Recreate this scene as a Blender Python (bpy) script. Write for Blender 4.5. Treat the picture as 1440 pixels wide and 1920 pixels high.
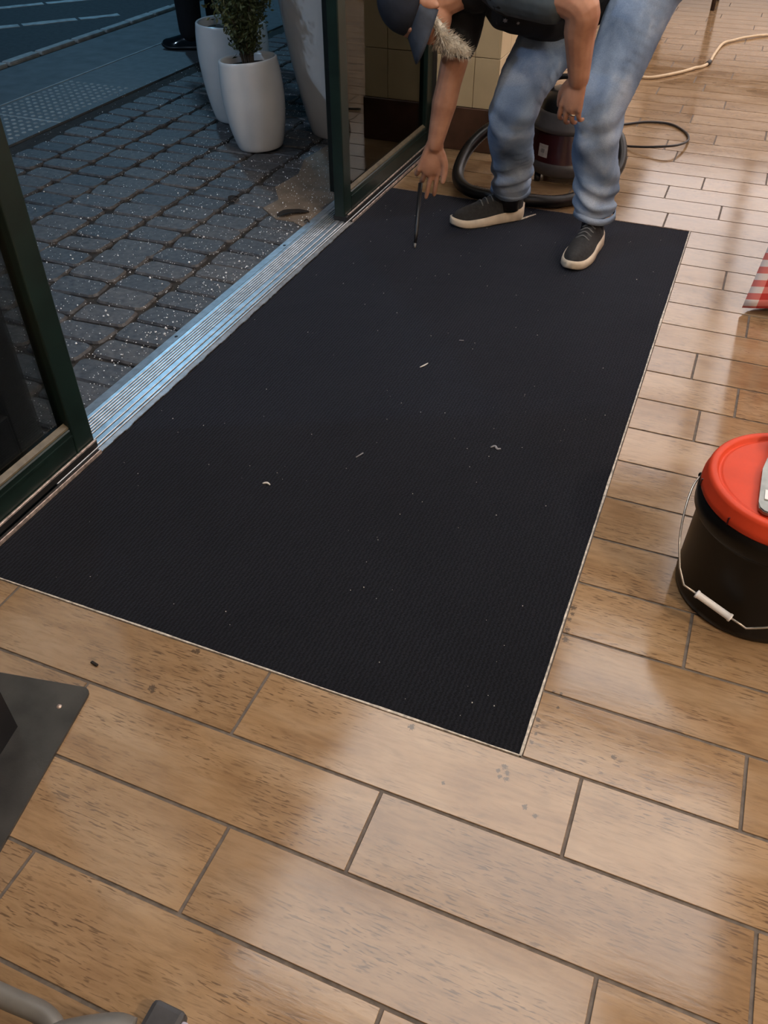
import bpy, bmesh, math, random
import numpy as np
from mathutils import Vector, Matrix, noise as mnoise

for o in list(bpy.data.objects):
    bpy.data.objects.remove(o, do_unlink=True)
SC = bpy.context.scene
COL = SC.collection
random.seed(7)

# ------------------------------------------------------------------ camera
CAM_R = Matrix(((0.92587, -0.24814, 0.28588), (0.37783, 0.61217, -0.69437), (-0.00290, 0.75080, 0.66053)))
CAM_L = Vector((0.0863, -0.8378, 1.2827))
FPX = 1554.69
cd = bpy.data.cameras.new('camera')
cd.sensor_fit = 'VERTICAL'; cd.sensor_height = 36.0; cd.lens = FPX / 1920.0 * 36.0
cd.clip_start = 0.01; cd.clip_end = 200
cam = bpy.data.objects.new('camera', cd); COL.objects.link(cam)
cam.matrix_world = Matrix.Translation(CAM_L) @ CAM_R.to_4x4()
SC.camera = cam

# ------------------------------------------------------------------ world, light, exposure
SC.view_settings.view_transform = 'Standard'
SC.view_settings.look = 'None'
SC.view_settings.gamma = 1.0
SC.view_settings.use_curve_mapping = False
SC.view_settings.exposure = 0.0
wd = bpy.data.worlds.new('night_sky'); SC.world = wd; wd.use_nodes = True
wd.node_tree.nodes['Background'].inputs[0].default_value = (0.022, 0.095, 0.17, 1)
wd.node_tree.nodes['Background'].inputs[1].default_value = 0.20
PANEL_GLOW = 4.2            # cool ceiling panels
PANEL_COL = (1.0, 0.965, 0.93)
FAR_GLOW = 2.8
FAR_COL = (1.0, 0.93, 0.93)
STREET_W = 130.0
STREET2_W = 230.0            # street lamp outside
PENDANT_COL = (1.0, 0.80, 0.58)
PENDANT_W = 120.0           # strong warm-white pendant to the right of the camera

W = 0.1525                  # one plank row
TL = 3.95 * W

# ------------------------------------------------------------------ helpers
def tag(o, label=None, cat=None, group=None, kind=None):
    if label: o['label'] = label
    if cat: o['category'] = cat
    if group: o['group'] = group
    if kind: o['kind'] = kind
    return o

def empty(name, loc=(0, 0, 0), label=None, cat=None, group=None, kind=None):
    o = bpy.data.objects.new(name, None); COL.objects.link(o); o.location = loc
    o.empty_display_size = 0.05
    return tag(o, label, cat, group, kind)

def link(name, me, mat=None, parent=None, smooth=False, loc=None):
    o = bpy.data.objects.new(name, me); COL.objects.link(o)
    if mat is not None:
        if len(me.materials) == 0: me.materials.append(mat)
    if smooth:
        me.polygons.foreach_set('use_smooth', [True] * len(me.polygons))
    if parent is not None:
        o.parent = parent
        # meshes are authored in world space: cancel the parent's offset
        off = Vector((0, 0, 0)); p = parent
        while p is not None:
            off += Vector(p.location); p = p.parent
        if loc is None: o.location = -off
    if loc is not None: o.location = loc
    return o

def bm_obj(name, bm, mat=None, parent=None, smooth=False, loc=None):
    bmesh.ops.recalc_face_normals(bm, faces=bm.faces)
    me = bpy.data.meshes.new(name); bm.to_mesh(me); bm.free()
    return link(name, me, mat, parent, smooth, loc)

def rooted(o, base):
    """move the origin of a world-space mesh to base"""
    b = Vector(base)
    o.data.transform(Matrix.Translation(-b)); o.location = b
    return o

def box(bm, x0, x1, y0, y1, z0, z1, bev=0.0, seg=1, M=None):
    r = bmesh.ops.create_cube(bm, size=1.0)
    vs = r['verts']
    for v in vs:
        v.co = Vector(((x0 + x1) / 2 + v.co.x * (x1 - x0), (y0 + y1) / 2 + v.co.y * (y1 - y0), (z0 + z1) / 2 + v.co.z * (z1 - z0)))
    if bev > 0:
        es = list({e for v in vs for e in v.link_edges})
        rr = bmesh.ops.bevel(bm, geom=es, offset=bev, segments=seg, affect='EDGES', profile=0.5)
        vs = list({v for f in rr['faces'] for v in f.verts} | {v for v in vs if v.is_valid})
    if M is not None:
        for v in vs: v.co = M @ v.co
    return vs

def catmull(pts, n=8):
    P = [Vector(p) for p in pts]
    if len(P) < 3: 
        return P
    out = []
    Q = [P[0] * 2 - P[1]] + P + [P[-1] * 2 - P[-2]]
    for i in range(1, len(Q) - 2):
        a, b, c, d = Q[i - 1], Q[i], Q[i + 1], Q[i + 2]
        for k in range(n):
            t = k / n
            out.append(0.5 * ((2 * b) + (c - a) * t + (2 * a - 5 * b + 4 * c - d) * t * t + (3 * b - a - 3 * c + d) * t ** 3))
    out.append(P[-1]); return out

def tube(bm, pts, rad, seg=12, caps=True, squash=None):
    """sweep; rad scalar or list; round-ish end caps"""
    P = [Vector(p) for p in pts]; n = len(P)
    R = [rad] * n if isinstance(rad, (int, float)) else list(rad)
    T = []
    for i in range(n):
        d = P[min(i + 1, n - 1)] - P[max(i - 1, 0)]
        T.append(d.normalized() if d.length > 1e-9 else Vector((0, 0, 1)))
    up = Vector((0, 0, 1)) if abs(T[0].z) < 0.9 else Vector((1, 0, 0))
    N = (up - T[0] * up.dot(T[0])).normalized()
    rings = []
    for i in range(n):
        N = (N - T[i] * N.dot(T[i]))
        N = N.normalized() if N.length > 1e-6 else T[i].orthogonal().normalized()
        B = T[i].cross(N)
        rings.append([bm.verts.new(P[i] + (N * math.cos(2 * math.pi * k / seg) + B * math.sin(2 * math.pi * k / seg)) * R[i]) for k in range(seg)])
    for a, b in zip(rings, rings[1:]):
        for k in range(seg):
            bm.faces.new((a[k], a[(k + 1) % seg], b[(k + 1) % seg], b[k]))
    if caps:
        bm.faces.new(rings[0][::-1]); bm.faces.new(rings[-1])
    return rings

def capsule(bm, pts, rad, seg=14, n=6):
    """tapered chain with hemispherical ends (for remeshing)"""
    P = catmull(pts, n) if len(pts) > 2 else [Vector(p) for p in pts]
    if len(pts) > 2:
        R = []
        for i in range(len(pts) - 1):
            for k in range(n): R.append(rad[i] + (rad[i + 1] - rad[i]) * k / n)
        R.append(rad[-1])
    else: R = list(rad)
    d0 = (P[0] - P[1]).normalized(); d1 = (P[-1] - P[-2]).normalized()
    A = [(P[0] + d0 * R[0] * s, R[0] * math.sqrt(max(1 - s * s, 0.0004))) for s in (0.98, 0.8, 0.45)]
    Z = [(P[-1] + d1 * R[-1] * s, R[-1] * math.sqrt(max(1 - s * s, 0.0004))) for s in (0.45, 0.8, 0.98)]
    allp = A + list(zip(P, R)) + Z
    tube(bm, [a for a, _ in allp], [r for _, r in allp], seg)

def ellipsoid(bm, c, r, M3=None, seg=20, rings=12):
    res = bmesh.ops.create_uvsphere(bm, u_segments=seg, v_segments=rings, radius=1.0)
    for v in res['verts']:
        p = Vector((v.co.x * r[0], v.co.y * r[1], v.co.z * r[2]))
        if M3 is not None: p = M3 @ p
        v.co = p + Vector(c)
    return res['verts']

def lathe(bm, prof, c=(0, 0), seg=40, a0=0.0, a1=2 * math.pi, M=None):
    full = abs(a1 - a0 - 2 * math.pi) < 1e-6
    n = seg if full else seg + 1
    rings = []
    for r, z in prof:
        ring = []
        for k in range(n):
            a = a0 + (a1 - a0) * k / seg
            p = Vector((c[0] + r * math.cos(a), c[1] + r * math.sin(a), z))
            if M is not None: p = M @ p
            ring.append(bm.verts.new(p))
        rings.append(ring)
    for A, B in zip(rings, rings[1:]):
        for k in range(n if full else n - 1):
            bm.faces.new((A[k], A[(k + 1) % n], B[(k + 1) % n], B[k]))
    return rings

def prism(bm, poly, z0, z1, M=None):
    a = [bm.verts.new((x, y, z0)) for x, y in poly]; b = [bm.verts.new((x, y, z1)) for x, y in poly]
    n = len(poly)
    bm.faces.new(a[::-1]); bm.faces.new(b)
    for k in range(n): bm.faces.new((a[k], a[(k + 1) % n], b[(k + 1) % n], b[k]))
    if M is not None:
        for v in a + b: v.co = M @ v.co
    return a + b

def remeshed(name, bm, voxel, smooth=2, fac=0.5):
    bmesh.ops.recalc_face_normals(bm, faces=bm.faces)
    me = bpy.data.meshes.new(name + '_raw'); bm.to_mesh(me); bm.free()
    o = bpy.data.objects.new(name + '_raw', me); COL.objects.link(o)
    m = o.modifiers.new('r', 'REMESH'); m.mode = 'VOXEL'; m.voxel_size = voxel; m.adaptivity = 0
    if smooth:
        s = o.modifiers.new('s', 'SMOOTH'); s.iterations = smooth; s.factor = fac
    dg = bpy.context.evaluated_depsgraph_get()
    out = bpy.data.meshes.new_from_object(o.evaluated_get(dg)); out.name = name
    bpy.data.objects.remove(o, do_unlink=True); bpy.data.meshes.remove(me)
    out.materials.clear()
    return out

def displace(me, fn):
    n = len(me.vertices); co = np.empty(n * 3); no = np.empty(n * 3)
    me.vertices.foreach_get('co', co); me.vertices.foreach_get('normal', no)
    co = co.reshape(-1, 3); no = no.reshape(-1, 3)
    d = np.array([fn(Vector(c)) for c in co])
    me.vertices.foreach_set('co', (co + no * d[:, None]).ravel()); me.update()

def to_px(p):
    c = CAM_R.transposed() @ (Vector(p) - CAM_L)
    if c.z > -0.05: return None
    return (720 + FPX * c.x / -c.z, 960 - FPX * c.y / -c.z, -c.z)

# ------------------------------------------------------------------ materials
def new_mat(name):
    m = bpy.data.materials.new(name); m.use_nodes = True
    nt = m.node_tree; b = nt.nodes['Principled BSDF']
    return m, nt, b

def N(nt, t, **kw):
    n = nt.nodes.new(t)
    for k, v in kw.items():
        if k.startswith('i_'):
            key = k[2:]
            key = int(key) if key.isdigit() else key
            n.inputs[key].default_value = v
        else: setattr(n, k, v)
    return n

def ramp(nt, stops, interp='LINEAR'):
    r = nt.nodes.new('ShaderNodeValToRGB'); r.color_ramp.interpolation = interp
    e = r.color_ramp.elements
    while len(e) < len(stops): e.new(0.5)
    for k, (p, c) in enumerate(stops):
        e[k].position = p; e[k].color = (c[0], c[1], c[2], 1) if len(c) == 3 else c
    return r

def mix(nt, fac, a, b, mode='MIX'):
    n = nt.nodes.new('ShaderNodeMix'); n.data_type = 'RGBA'; n.blend_type = mode
    for sock, v in ((n.inputs[0], fac), (n.inputs[6], a), (n.inputs[7], b)):
        if hasattr(v, 'is_linked') or hasattr(v, 'node'): nt.links.new(v, sock)
        else: sock.default_value = v if not isinstance(v, tuple) or len(v) == 4 else (*v, 1)
    return n.outputs[2]

def simple(name, col, rough=0.6, metal=0.0, spec=0.5, var=0.0, scale=30.0, bump=0.0, bscale=200.0, coat=0.0, sheen=0.0):
    """plain procedural material: colour mottled by noise, fine relief"""
    m, nt, b = new_mat(name)
    b.inputs['Roughness'].default_value = rough; b.inputs['Metallic'].default_value = metal
    b.inputs['Specular IOR Level'].default_value = spec
    b.inputs['Coat Weight'].default_value = coat
    b.inputs['Sheen Weight'].default_value = sheen
    tc = N(nt, 'ShaderNodeTexCoord')
    nz = N(nt, 'ShaderNodeTexNoise', i_Scale=scale, i_Detail=4.0)
    nt.links.new(tc.outputs['Object'], nz.inputs['Vector'])
    lo = tuple(max(c * (1 - var), 0) for c in col); hi = tuple(min(c * (1 + var), 1) for c in col)
    r = ramp(nt, [(0.3, lo), (0.7, hi)])
    nt.links.new(nz.outputs['Fac'], r.inputs[0]); nt.links.new(r.outputs[0], b.inputs['Base Color'])
    if bump > 0:
        n2 = N(nt, 'ShaderNodeTexNoise', i_Scale=bscale, i_Detail=3.0)
        nt.links.new(tc.outputs['Object'], n2.inputs['Vector'])
        bp = N(nt, 'ShaderNodeBump', i_Strength=bump, i_Distance=0.002)
        nt.links.new(n2.outputs['Fac'], bp.inputs['Height']); nt.links.new(bp.outputs[0], b.inputs['Normal'])
    return m

def mat_tile():
    m, nt, b = new_mat('wood_look_tile')
    tc = N(nt, 'ShaderNodeTexCoord'); oi = N(nt, 'ShaderNodeObjectInfo'); geo = N(nt, 'ShaderNodeNewGeometry')
    # shift the pattern per piece
    off = N(nt, 'ShaderNodeCombineXYZ')
    mu = N(nt, 'ShaderNodeMath', operation='MULTIPLY', i_1=37.0); nt.links.new(oi.outputs['Random'], mu.inputs[0])
    mu2 = N(nt, 'ShaderNodeMath', operation='MULTIPLY', i_1=91.0); nt.links.new(oi.outputs['Random'], mu2.inputs[0])
    nt.links.new(mu.outputs[0], off.inputs[0]); nt.links.new(mu2.outputs[0], off.inputs[1])
    add = N(nt, 'ShaderNodeVectorMath', operation='ADD')
    nt.links.new(tc.outputs['Object'], add.inputs[0]); nt.links.new(off.outputs[0], add.inputs[1])
    def noise(sc, vec_scale, detail=5.0, dist=0.0, rough=0.55):
        mp = N(nt, 'ShaderNodeMapping'); mp.inputs['Scale'].default_value = vec_scale
        nt.links.new(add.outputs[0], mp.inputs['Vector'])
        n = N(nt, 'ShaderNodeTexNoise', i_Scale=sc, i_Detail=detail, i_Distortion=dist, i_Roughness=rough)
        nt.links.new(mp.outputs[0], n.inputs['Vector']); return n.outputs['Fac']
    broad = noise(4.0, (1.0, 2.2, 1.0), 3.0, 0.4)
    fine = noise(11.0, (1.4, 9.0, 1.0), 6.0, 0.5, 0.65)
    r1 = ramp(nt, [(0.28, (0.238, 0.142, 0.071)), (0.5, (0.322, 0.207, 0.111)), (0.72, (0.378, 0.263, 0.161))])
    nt.links.new(broad, r1.inputs[0])
    r2 = ramp(nt, [(0.25, (0.62, 0.60, 0.58)), (0.55, (1, 1, 1)), (0.8, (1.12, 1.12, 1.10))])
    nt.links.new(fine, r2.inputs[0])
    c = mix(nt, 0.75, r1.outputs[0], r2.outputs[0], 'MULTIPLY')
    # short dark pores along the plank, gathered in patches
    pores = noise(36.0, (1.0, 9.5, 1.0), 2.0, 0.5, 0.5)
    rp = ramp(nt, [(0.56, (0, 0, 0)), (0.64, (1, 1, 1))]); nt.links.new(pores, rp.inputs[0])
    patch = noise(3.1, (1.0, 3.0, 1.0), 2.0, 0.2)
    rq = ramp(nt, [(0.40, (0, 0, 0)), (0.58, (1, 1, 1))]); nt.links.new(patch, rq.inputs[0])
    pm = N(nt, 'ShaderNodeMath', operation='MULTIPLY'); nt.links.new(rp.outputs[0], pm.inputs[0]); nt.links.new(rq.outputs[0], pm.inputs[1])
    pm2 = N(nt, 'ShaderNodeMath', operation='MULTIPLY', i_1=0.72); nt.links.new(pm.outputs[0], pm2.inputs[0])
    c = mix(nt, pm2.outputs[0], c, (0.075, 0.045, 0.026))
    # tone of the piece
    rv = ramp(nt, [(0.0, (0.88, 0.86, 0.84)), (1.0, (1.1, 1.1, 1.1))]); nt.links.new(oi.outputs['Random'], rv.inputs[0])
    c = mix(nt, 1.0, c, rv.outputs[0], 'MULTIPLY')
    # old stains at fixed places on the floor
    spots = [(-0.653, -0.012, 0.008), (-0.660, -0.014, 0.005), (-0.684, -0.12, 0.009), (-0.680, -0.126, 0.006), (-0.022, -0.030, 0.007), (-0.014, -0.040, 0.006), (-0.030, -0.042, 0.005), (-0.012, -0.052, 0.006),
             (-0.024, -0.052, 0.005), (0.008, 0.379, 0.008), (0.010, 0.362, 0.006), (0.007, 0.345, 0.006), (0.012, 0.29, 0.009), (0.010, 0.305, 0.008), (0.009, 0.318, 0.007), (0.008, 0.086, 0.006), (0.010, 0.072, 0.004),
             (0.011, 0.055, 0.004), (0.009, 0.035, 0.005), (0.020, 0.157, 0.004), (0.034, 0.158, 0.004), (0.035, 0.125, 0.004), (-0.2, -0.016, 0.008), (0.15, 0.06, 0.006), (0.03, -0.09, 0.006), (0.05, -0.1, 0.006), (-0.11, -0.10, 0.004)]
    nz = N(nt, 'ShaderNodeTexNoise', i_Scale=260.0, i_Detail=4.0, i_Roughness=0.7); nt.links.new(geo.outputs['Position'], nz.inputs['Vector'])
    acc = None
    for x, y, r in spots:
        d = N(nt, 'ShaderNodeVectorMath', operation='DISTANCE'); nt.links.new(geo.outputs['Position'], d.inputs[0]); d.inputs[1].default_value = (x, y, 0)
        dv = N(nt, 'ShaderNodeMath', operation='DIVIDE', i_1=r); nt.links.new(d.outputs['Value'], dv.inputs[0])
        if acc is None: acc = dv.outputs[0]
        else:
            mn = N(nt, 'ShaderNodeMath', operation='MINIMUM'); nt.links.new(acc, mn.inputs[0]); nt.links.new(dv.outputs[0], mn.inputs[1]); acc = mn.outputs[0]
    sm = N(nt, 'ShaderNodeMath', operation='MULTIPLY_ADD', i_1=2.6); nt.links.new(nz.outputs['Fac'], sm.inputs[0]); nt.links.new(acc, sm.inputs[2])
    rs = ramp(nt, [(0.0, (1, 1, 1)), (0.5, (1, 1, 1)), (0.56, (0, 0, 0))])
    hv = N(nt, 'ShaderNodeMath', operation='MULTIPLY', i_1=0.26); nt.links.new(sm.outputs[0], hv.inputs[0]); nt.links.new(hv.outputs[0], rs.inputs[0])
    sf = N(nt, 'ShaderNodeMath', operation='MULTIPLY', i_1=0.8); nt.links.new(rs.outputs[0], sf.inputs[0])
    c = mix(nt, sf.outputs[0], c, (0.06, 0.042, 0.028))
    nt.links.new(c, b.inputs['Base Color'])
    rr = ramp(nt, [(0.3, (0.085, 0.085, 0.085)), (0.75, (0.16, 0.16, 0.16))]); nt.links.new(broad, rr.inputs[0])
    nt.links.new(rr.outputs[0], b.inputs['Roughness'])
    b.inputs['Specular IOR Level'].default_value = 0.62
    bp = N(nt, 'ShaderNodeBump', i_Strength=0.12, i_Distance=0.001)
    nt.links.new(fine, bp.inputs['Height']); nt.links.new(bp.outputs[0], b.inputs['Normal'])
    return m

def mat_mat():
    m, nt, b = new_mat('ribbed_mat_pile')
    geo = N(nt, 'ShaderNodeNewGeometry')
    wv = N(nt, 'ShaderNodeTexWave', i_Scale=36.0, i_Distortion=4.0, i_Detail=3.0); wv.bands_direction = 'X'; wv.inputs['Detail Scale'].default_value = 3.0
    nt.links.new(geo.outputs['Position'], wv.inputs['Vector'])
    nz = N(nt, 'ShaderNodeTexNoise', i_Scale=420.0, i_Detail=3.0); nt.links.new(geo.outputs['Position'], nz.inputs['Vector'])
    big = N(nt, 'ShaderNodeTexNoise', i_Scale=2.6, i_Detail=3.0); nt.links.new(geo.outputs['Position'], big.inputs['Vector'])
    ad = N(nt, 'ShaderNodeMath', operation='MULTIPLY_ADD', i_1=0.8); nt.links.new(nz.outputs['Fac'], ad.inputs[0]); nt.links.new(wv.outputs['Fac'], ad.inputs[2])
    r = ramp(nt, [(0.3, (0.0028, 0.0029, 0.0037)), (0.8, (0.0074, 0.0078, 0.0105)), (1.0, (0.0135, 0.0143, 0.020))])
    hv = N(nt, 'ShaderNodeMath', operation='MULTIPLY', i_1=0.6); nt.links.new(ad.outputs[0], hv.inputs[0]); nt.links.new(hv.outputs[0], r.inputs[0])
    rb = ramp(nt, [(0.3, (0.75, 0.75, 0.75)), (0.7, (1.2, 1.2, 1.2))]); nt.links.new(big.outputs['Fac'], rb.inputs[0])
    c = mix(nt, 1.0, r.outputs[0], rb.outputs[0], 'MULTIPLY')
    nt.links.new(c, b.inputs['Base Color'])
    b.inputs['Roughness'].default_value = 0.95; b.inputs['Specular IOR Level'].default_value = 0.15
    b.inputs['Sheen Weight'].default_value = 0.08; b.inputs['Sheen Tint'].default_value = (0.6, 0.7, 1, 1); b.inputs['Sheen Roughness'].default_value = 0.6
    bp = N(nt, 'ShaderNodeBump', i_Strength=0.5, i_Distance=0.002)
    nt.links.new(ad.outputs[0], bp.inputs['Height']); nt.links.new(bp.outputs[0], b.inputs['Normal'])
    return m

def mat_denim():
    m, nt, b = new_mat('faded_denim')
    tc = N(nt, 'ShaderNodeTexCoord')
    n1 = N(nt, 'ShaderNodeTexNoise', i_Scale=7.0, i_Detail=5.0, i_Distortion=0.6); nt.links.new(tc.outputs['Object'], n1.inputs['Vector'])
    n2 = N(nt, 'ShaderNodeTexNoise', i_Scale=380.0, i_Detail=2.0); nt.links.new(tc.outputs['Object'], n2.inputs['Vector'])
    r = ramp(nt, [(0.28, (0.10, 0.15, 0.245)), (0.5, (0.215, 0.29, 0.415)), (0.72, (0.41, 0.47, 0.565))]); nt.links.new(n1.outputs['Fac'], r.inputs[0])
    r2 = ramp(nt, [(0.3, (0.85, 0.85, 0.85)), (0.7, (1.1, 1.1, 1.1))]); nt.links.new(n2.outputs['Fac'], r2.inputs[0])
    c = mix(nt, 1.0, r.outputs[0], r2.outputs[0], 'MULTIPLY')
    nt.links.new(c, b.inputs['Base Color']); b.inputs['Roughness'].default_value = 0.9; b.inputs['Specular IOR Level'].default_value = 0.2
    bp = N(nt, 'ShaderNodeBump', i_Strength=0.5, i_Distance=0.012); nt.links.new(n1.outputs['Fac'], bp.inputs['Height']); nt.links.new(bp.outputs[0], b.inputs['Normal'])
    return m

def mat_skin():
    m, nt, b = new_mat('tanned_skin')
    tc = N(nt, 'ShaderNodeTexCoord')
    n1 = N(nt, 'ShaderNodeTexNoise', i_Scale=22.0, i_Detail=5.0); nt.links.new(tc.outputs['Object'], n1.inputs['Vector'])
    r = ramp(nt, [(0.3, (0.36, 0.165, 0.10)), (0.7, (0.50, 0.26, 0.165))]); nt.links.new(n1.outputs['Fac'], r.inputs[0])
    nt.links.new(r.outputs[0], b.inputs['Base Color']); b.inputs['Roughness'].default_value = 0.55
    b.inputs['Subsurface Weight'].default_value = 0.08; b.inputs['Subsurface Radius'].default_value = (0.01, 0.004, 0.002)
    return m

def mat_glass(name, tint, rough=0.0, alpha=0.5):
    """tinted pane: thin sheet that darkens what lies behind and mirrors what stands before it"""
    m, nt, b = new_mat(name)
    nt.nodes.remove(b)
    out = nt.nodes['Material Output']
    tr = N(nt, 'ShaderNodeBsdfTransparent'); tr.inputs[0].default_value = (*tint, 1)
    gl = N(nt, 'ShaderNodeBsdfGlossy'); gl.inputs['Roughness'].default_value = 0.02; gl.inputs[0].default_value = (0.9, 0.92, 0.9, 1)
    fr = N(nt, 'ShaderNodeFresnel', i_IOR=1.52)
    nz = N(nt, 'ShaderNodeTexNoise', i_Scale=6.0); nz2 = N(nt, 'ShaderNodeMath', operation='MULTIPLY_ADD', i_1=0.02); fr2 = N(nt, 'ShaderNodeMath', operation='MULTIPLY', i_1=0.6); nt.links.new(fr.outputs[0], fr2.inputs[0])
    nt.links.new(nz.outputs['Fac'], nz2.inputs[0]); nt.links.new(fr2.outputs[0], nz2.inputs[2])
    mx = N(nt, 'ShaderNodeMixShader')
    nt.links.new(nz2.outputs[0], mx.inputs[0]); nt.links.new(tr.outputs[0], mx.inputs[1]); nt.links.new(gl.outputs[0], mx.inputs[2])
    nt.links.new(mx.outputs[0], out.inputs[0])
    return m

def mat_glow(name, col, s):
    m, nt, b = new_mat(name)
    b.inputs['Base Color'].default_value = (0.8, 0.8, 0.8, 1)
    b.inputs['Emission Color'].default_value = (*col, 1); b.inputs['Emission Strength'].default_value = s
    return m

def mat_paver():
    m, nt, b = new_mat('tumbled_paver')
    geo = N(nt, 'ShaderNodeNewGeometry'); oi = N(nt, 'ShaderNodeObjectInfo')
    n1 = N(nt, 'ShaderNodeTexNoise', i_Scale=45.0, i_Detail=6.0); nt.links.new(geo.outputs['Position'], n1.inputs['Vector'])
    n2 = N(nt, 'ShaderNodeTexNoise', i_Scale=3.0, i_Detail=2.0); nt.links.new(geo.outputs['Position'], n2.inputs['Vector'])
    r = ramp(nt, [(0.3, (0.045, 0.044, 0.046)), (0.7, (0.112, 0.108, 0.108))]); nt.links.new(n1.outputs['Fac'], r.inputs[0])
    rv = ramp(nt, [(0.0, (0.80, 0.82, 0.86)), (0.6, (1.05, 1.0, 0.97)), (1.0, (1.2, 1.12, 1.05))]); nt.links.new(oi.outputs['Random'], rv.inputs[0])
    c = mix(nt, 1.0, r.outputs[0], rv.outputs[0], 'MULTIPLY')
    nt.links.new(c, b.inputs['Base Color']); b.inputs['Roughness'].default_value = 0.55
    bp = N(nt, 'ShaderNodeBump', i_Strength=0.8, i_Distance=0.004); nt.links.new(n1.outputs['Fac'], bp.inputs['Height']); nt.links.new(bp.outputs[0], b.inputs['Normal'])
    return m

def mat_gingham():
    m, nt, b = new_mat('red_gingham')
    uv = N(nt, 'ShaderNodeUVMap')
    sp = N(nt, 'ShaderNodeSeparateXYZ'); nt.links.new(uv.outputs[0], sp.inputs[0])
    def stripe(s):
        a = N(nt, 'ShaderNodeMath', operation='MULTIPLY', i_1=1 / 0.042); nt.links.new(s, a.inputs[0])
        f = N(nt, 'ShaderNodeMath', operation='FRACT'); nt.links.new(a.outputs[0], f.inputs[0])
        g = N(nt, 'ShaderNodeMath', operation='GREATER_THAN', i_1=0.5); nt.links.new(f.outputs[0], g.inputs[0]); return g.outputs[0]
    s = N(nt, 'ShaderNodeMath', operation='ADD'); nt.links.new(stripe(sp.outputs[0]), s.inputs[0]); nt.links.new(stripe(sp.outputs[1]), s.inputs[1])
    h = N(nt, 'ShaderNodeMath', operation='MULTIPLY', i_1=0.5); nt.links.new(s.outputs[0], h.inputs[0])
    r = ramp(nt, [(0.0, (0.80, 0.72, 0.70)), (0.34, (0.72, 0.20, 0.18)), (0.75, (0.52, 0.035, 0.03))], 'CONSTANT'); nt.links.new(h.outputs[0], r.inputs[0])
    nt.links.new(r.outputs[0], b.inputs['Base Color']); b.inputs['Roughness'].default_value = 0.7
    return m

M = {}
M['tile'] = mat_tile()
M['grout'] = simple('floor_grout', (0.135, 0.112, 0.095), 0.85, var=0.3, scale=60, bump=0.3)
M['mat'] = mat_mat()
M['edge'] = simple('worn_mat_edge', (0.52, 0.47, 0.40), 0.6, var=0.45, scale=90, bump=0.4, bscale=300)
M['green'] = simple('dark_green_frame', (0.006, 0.017, 0.014), 0.38, var=0.3, scale=12, bump=0.05)
M['bead'] = simple('glazing_bead', (0.11, 0.088, 0.055), 0.45, var=0.35, scale=40)
M['rubber'] = simple('black_rubber', (0.008, 0.008, 0.009), 0.6, var=0.3)
M['alu'] = simple('brushed_aluminium', (0.62, 0.64, 0.66), 0.42, metal=0.85, var=0.18, scale=40, bump=0.1, bscale=120)
M['track'] = simple('dark_track_metal', (0.05, 0.045, 0.045), 0.5, metal=0.5, var=0.4, scale=50)
M['scuffed'] = simple('scuffed_metal_lip', (0.55, 0.45, 0.40), 0.4, metal=0.6, var=0.5, scale=70)
M['glass'] = mat_glass('tinted_door_glass', (0.30, 0.30, 0.28))
M['glass_clear'] = mat_glass('clear_door_glass', (0.78, 0.78, 0.76))
M['darkpanel'] = simple('black_green_panel', (0.004, 0.008, 0.007), 0.5, var=0.3)
M['paver'] = mat_paver()
M['joint'] = simple('paver_joint_sand', (0.030, 0.024, 0.019), 0.9, var=0.4, scale=25, bump=0.4)
M['concrete'] = simple('pavement_concrete', (0.085, 0.092, 0.098), 0.6, var=0.3, scale=9, bump=0.3, bscale=90)
M['tactile'] = simple('tactile_concrete', (0.10, 0.105, 0.11), 0.55, var=0.2, scale=20, bump=0.2)
M['asphalt'] = simple('asphalt', (0.025, 0.03, 0.034), 0.75, var=0.4, scale=30, bump=0.6, bscale=160)
M['paint'] = simple('road_paint', (0.40, 0.43, 0.43), 0.6, var=0.3, scale=18, bump=0.2)
M['kerb'] = simple('kerb_stone', (0.34, 0.36, 0.36), 0.65, var=0.3, scale=14, bump=0.3)
M['salt'] = simple('salt_crystal', (0.92, 0.93, 0.95), 0.15, spec=1.0)
M['pot'] = simple('white_glazed_pot', (0.80, 0.79, 0.78), 0.25, var=0.05, scale=8, coat=0.3)
M['soil'] = simple('potting_soil', (0.022, 0.016, 0.012), 0.95, var=0.5, scale=60, bump=0.8, bscale=80)
M['leaf'] = simple('small_green_leaves', (0.075, 0.095, 0.035), 0.5, var=0.6, scale=25)
M['leaf2'] = simple('dark_green_leaves', (0.028, 0.055, 0.030), 0.45, var=0.6, scale=25)
M['bark'] = simple('shrub_bark', (0.085, 0.065, 0.045), 0.85, var=0.4, bump=0.5)
M['dryleaf'] = simple('dry_leaf', (0.016, 0.011, 0.008), 0.8, var=0.4)
M['skin'] = mat_skin()
M['denim'] = mat_denim()
M['shirt'] = simple('black_knit_shirt', (0.0045, 0.005, 0.0065), 0.85, var=0.3, bump=0.3, bscale=300)
M['sleeve'] = simple('grey_blue_cuff', (0.065, 0.085, 0.10), 0.85, var=0.2)
M['cap'] = simple('navy_cap_cloth', (0.010, 0.014, 0.025), 0.8, var=0.3, bump=0.3, bscale=350)
M['brim'] = simple('grey_navy_brim', (0.030, 0.038, 0.055), 0.75, var=0.3, bump=0.2)
M['beard'] = simple('white_beard_hair', (0.60, 0.55, 0.46), 0.9, var=0.3, scale=80, bump=0.8, bscale=250)
M['shoe'] = simple('charcoal_shoe_mesh', (0.022, 0.022, 0.023), 0.85, var=0.35, scale=90, bump=0.5, bscale=500)
M['sole'] = simple('cream_shoe_sole', (0.62, 0.52, 0.40), 0.6, var=0.15, scale=25)
M['lace'] = simple('grey_shoe_lace', (0.12, 0.12, 0.12), 0.8)
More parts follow.
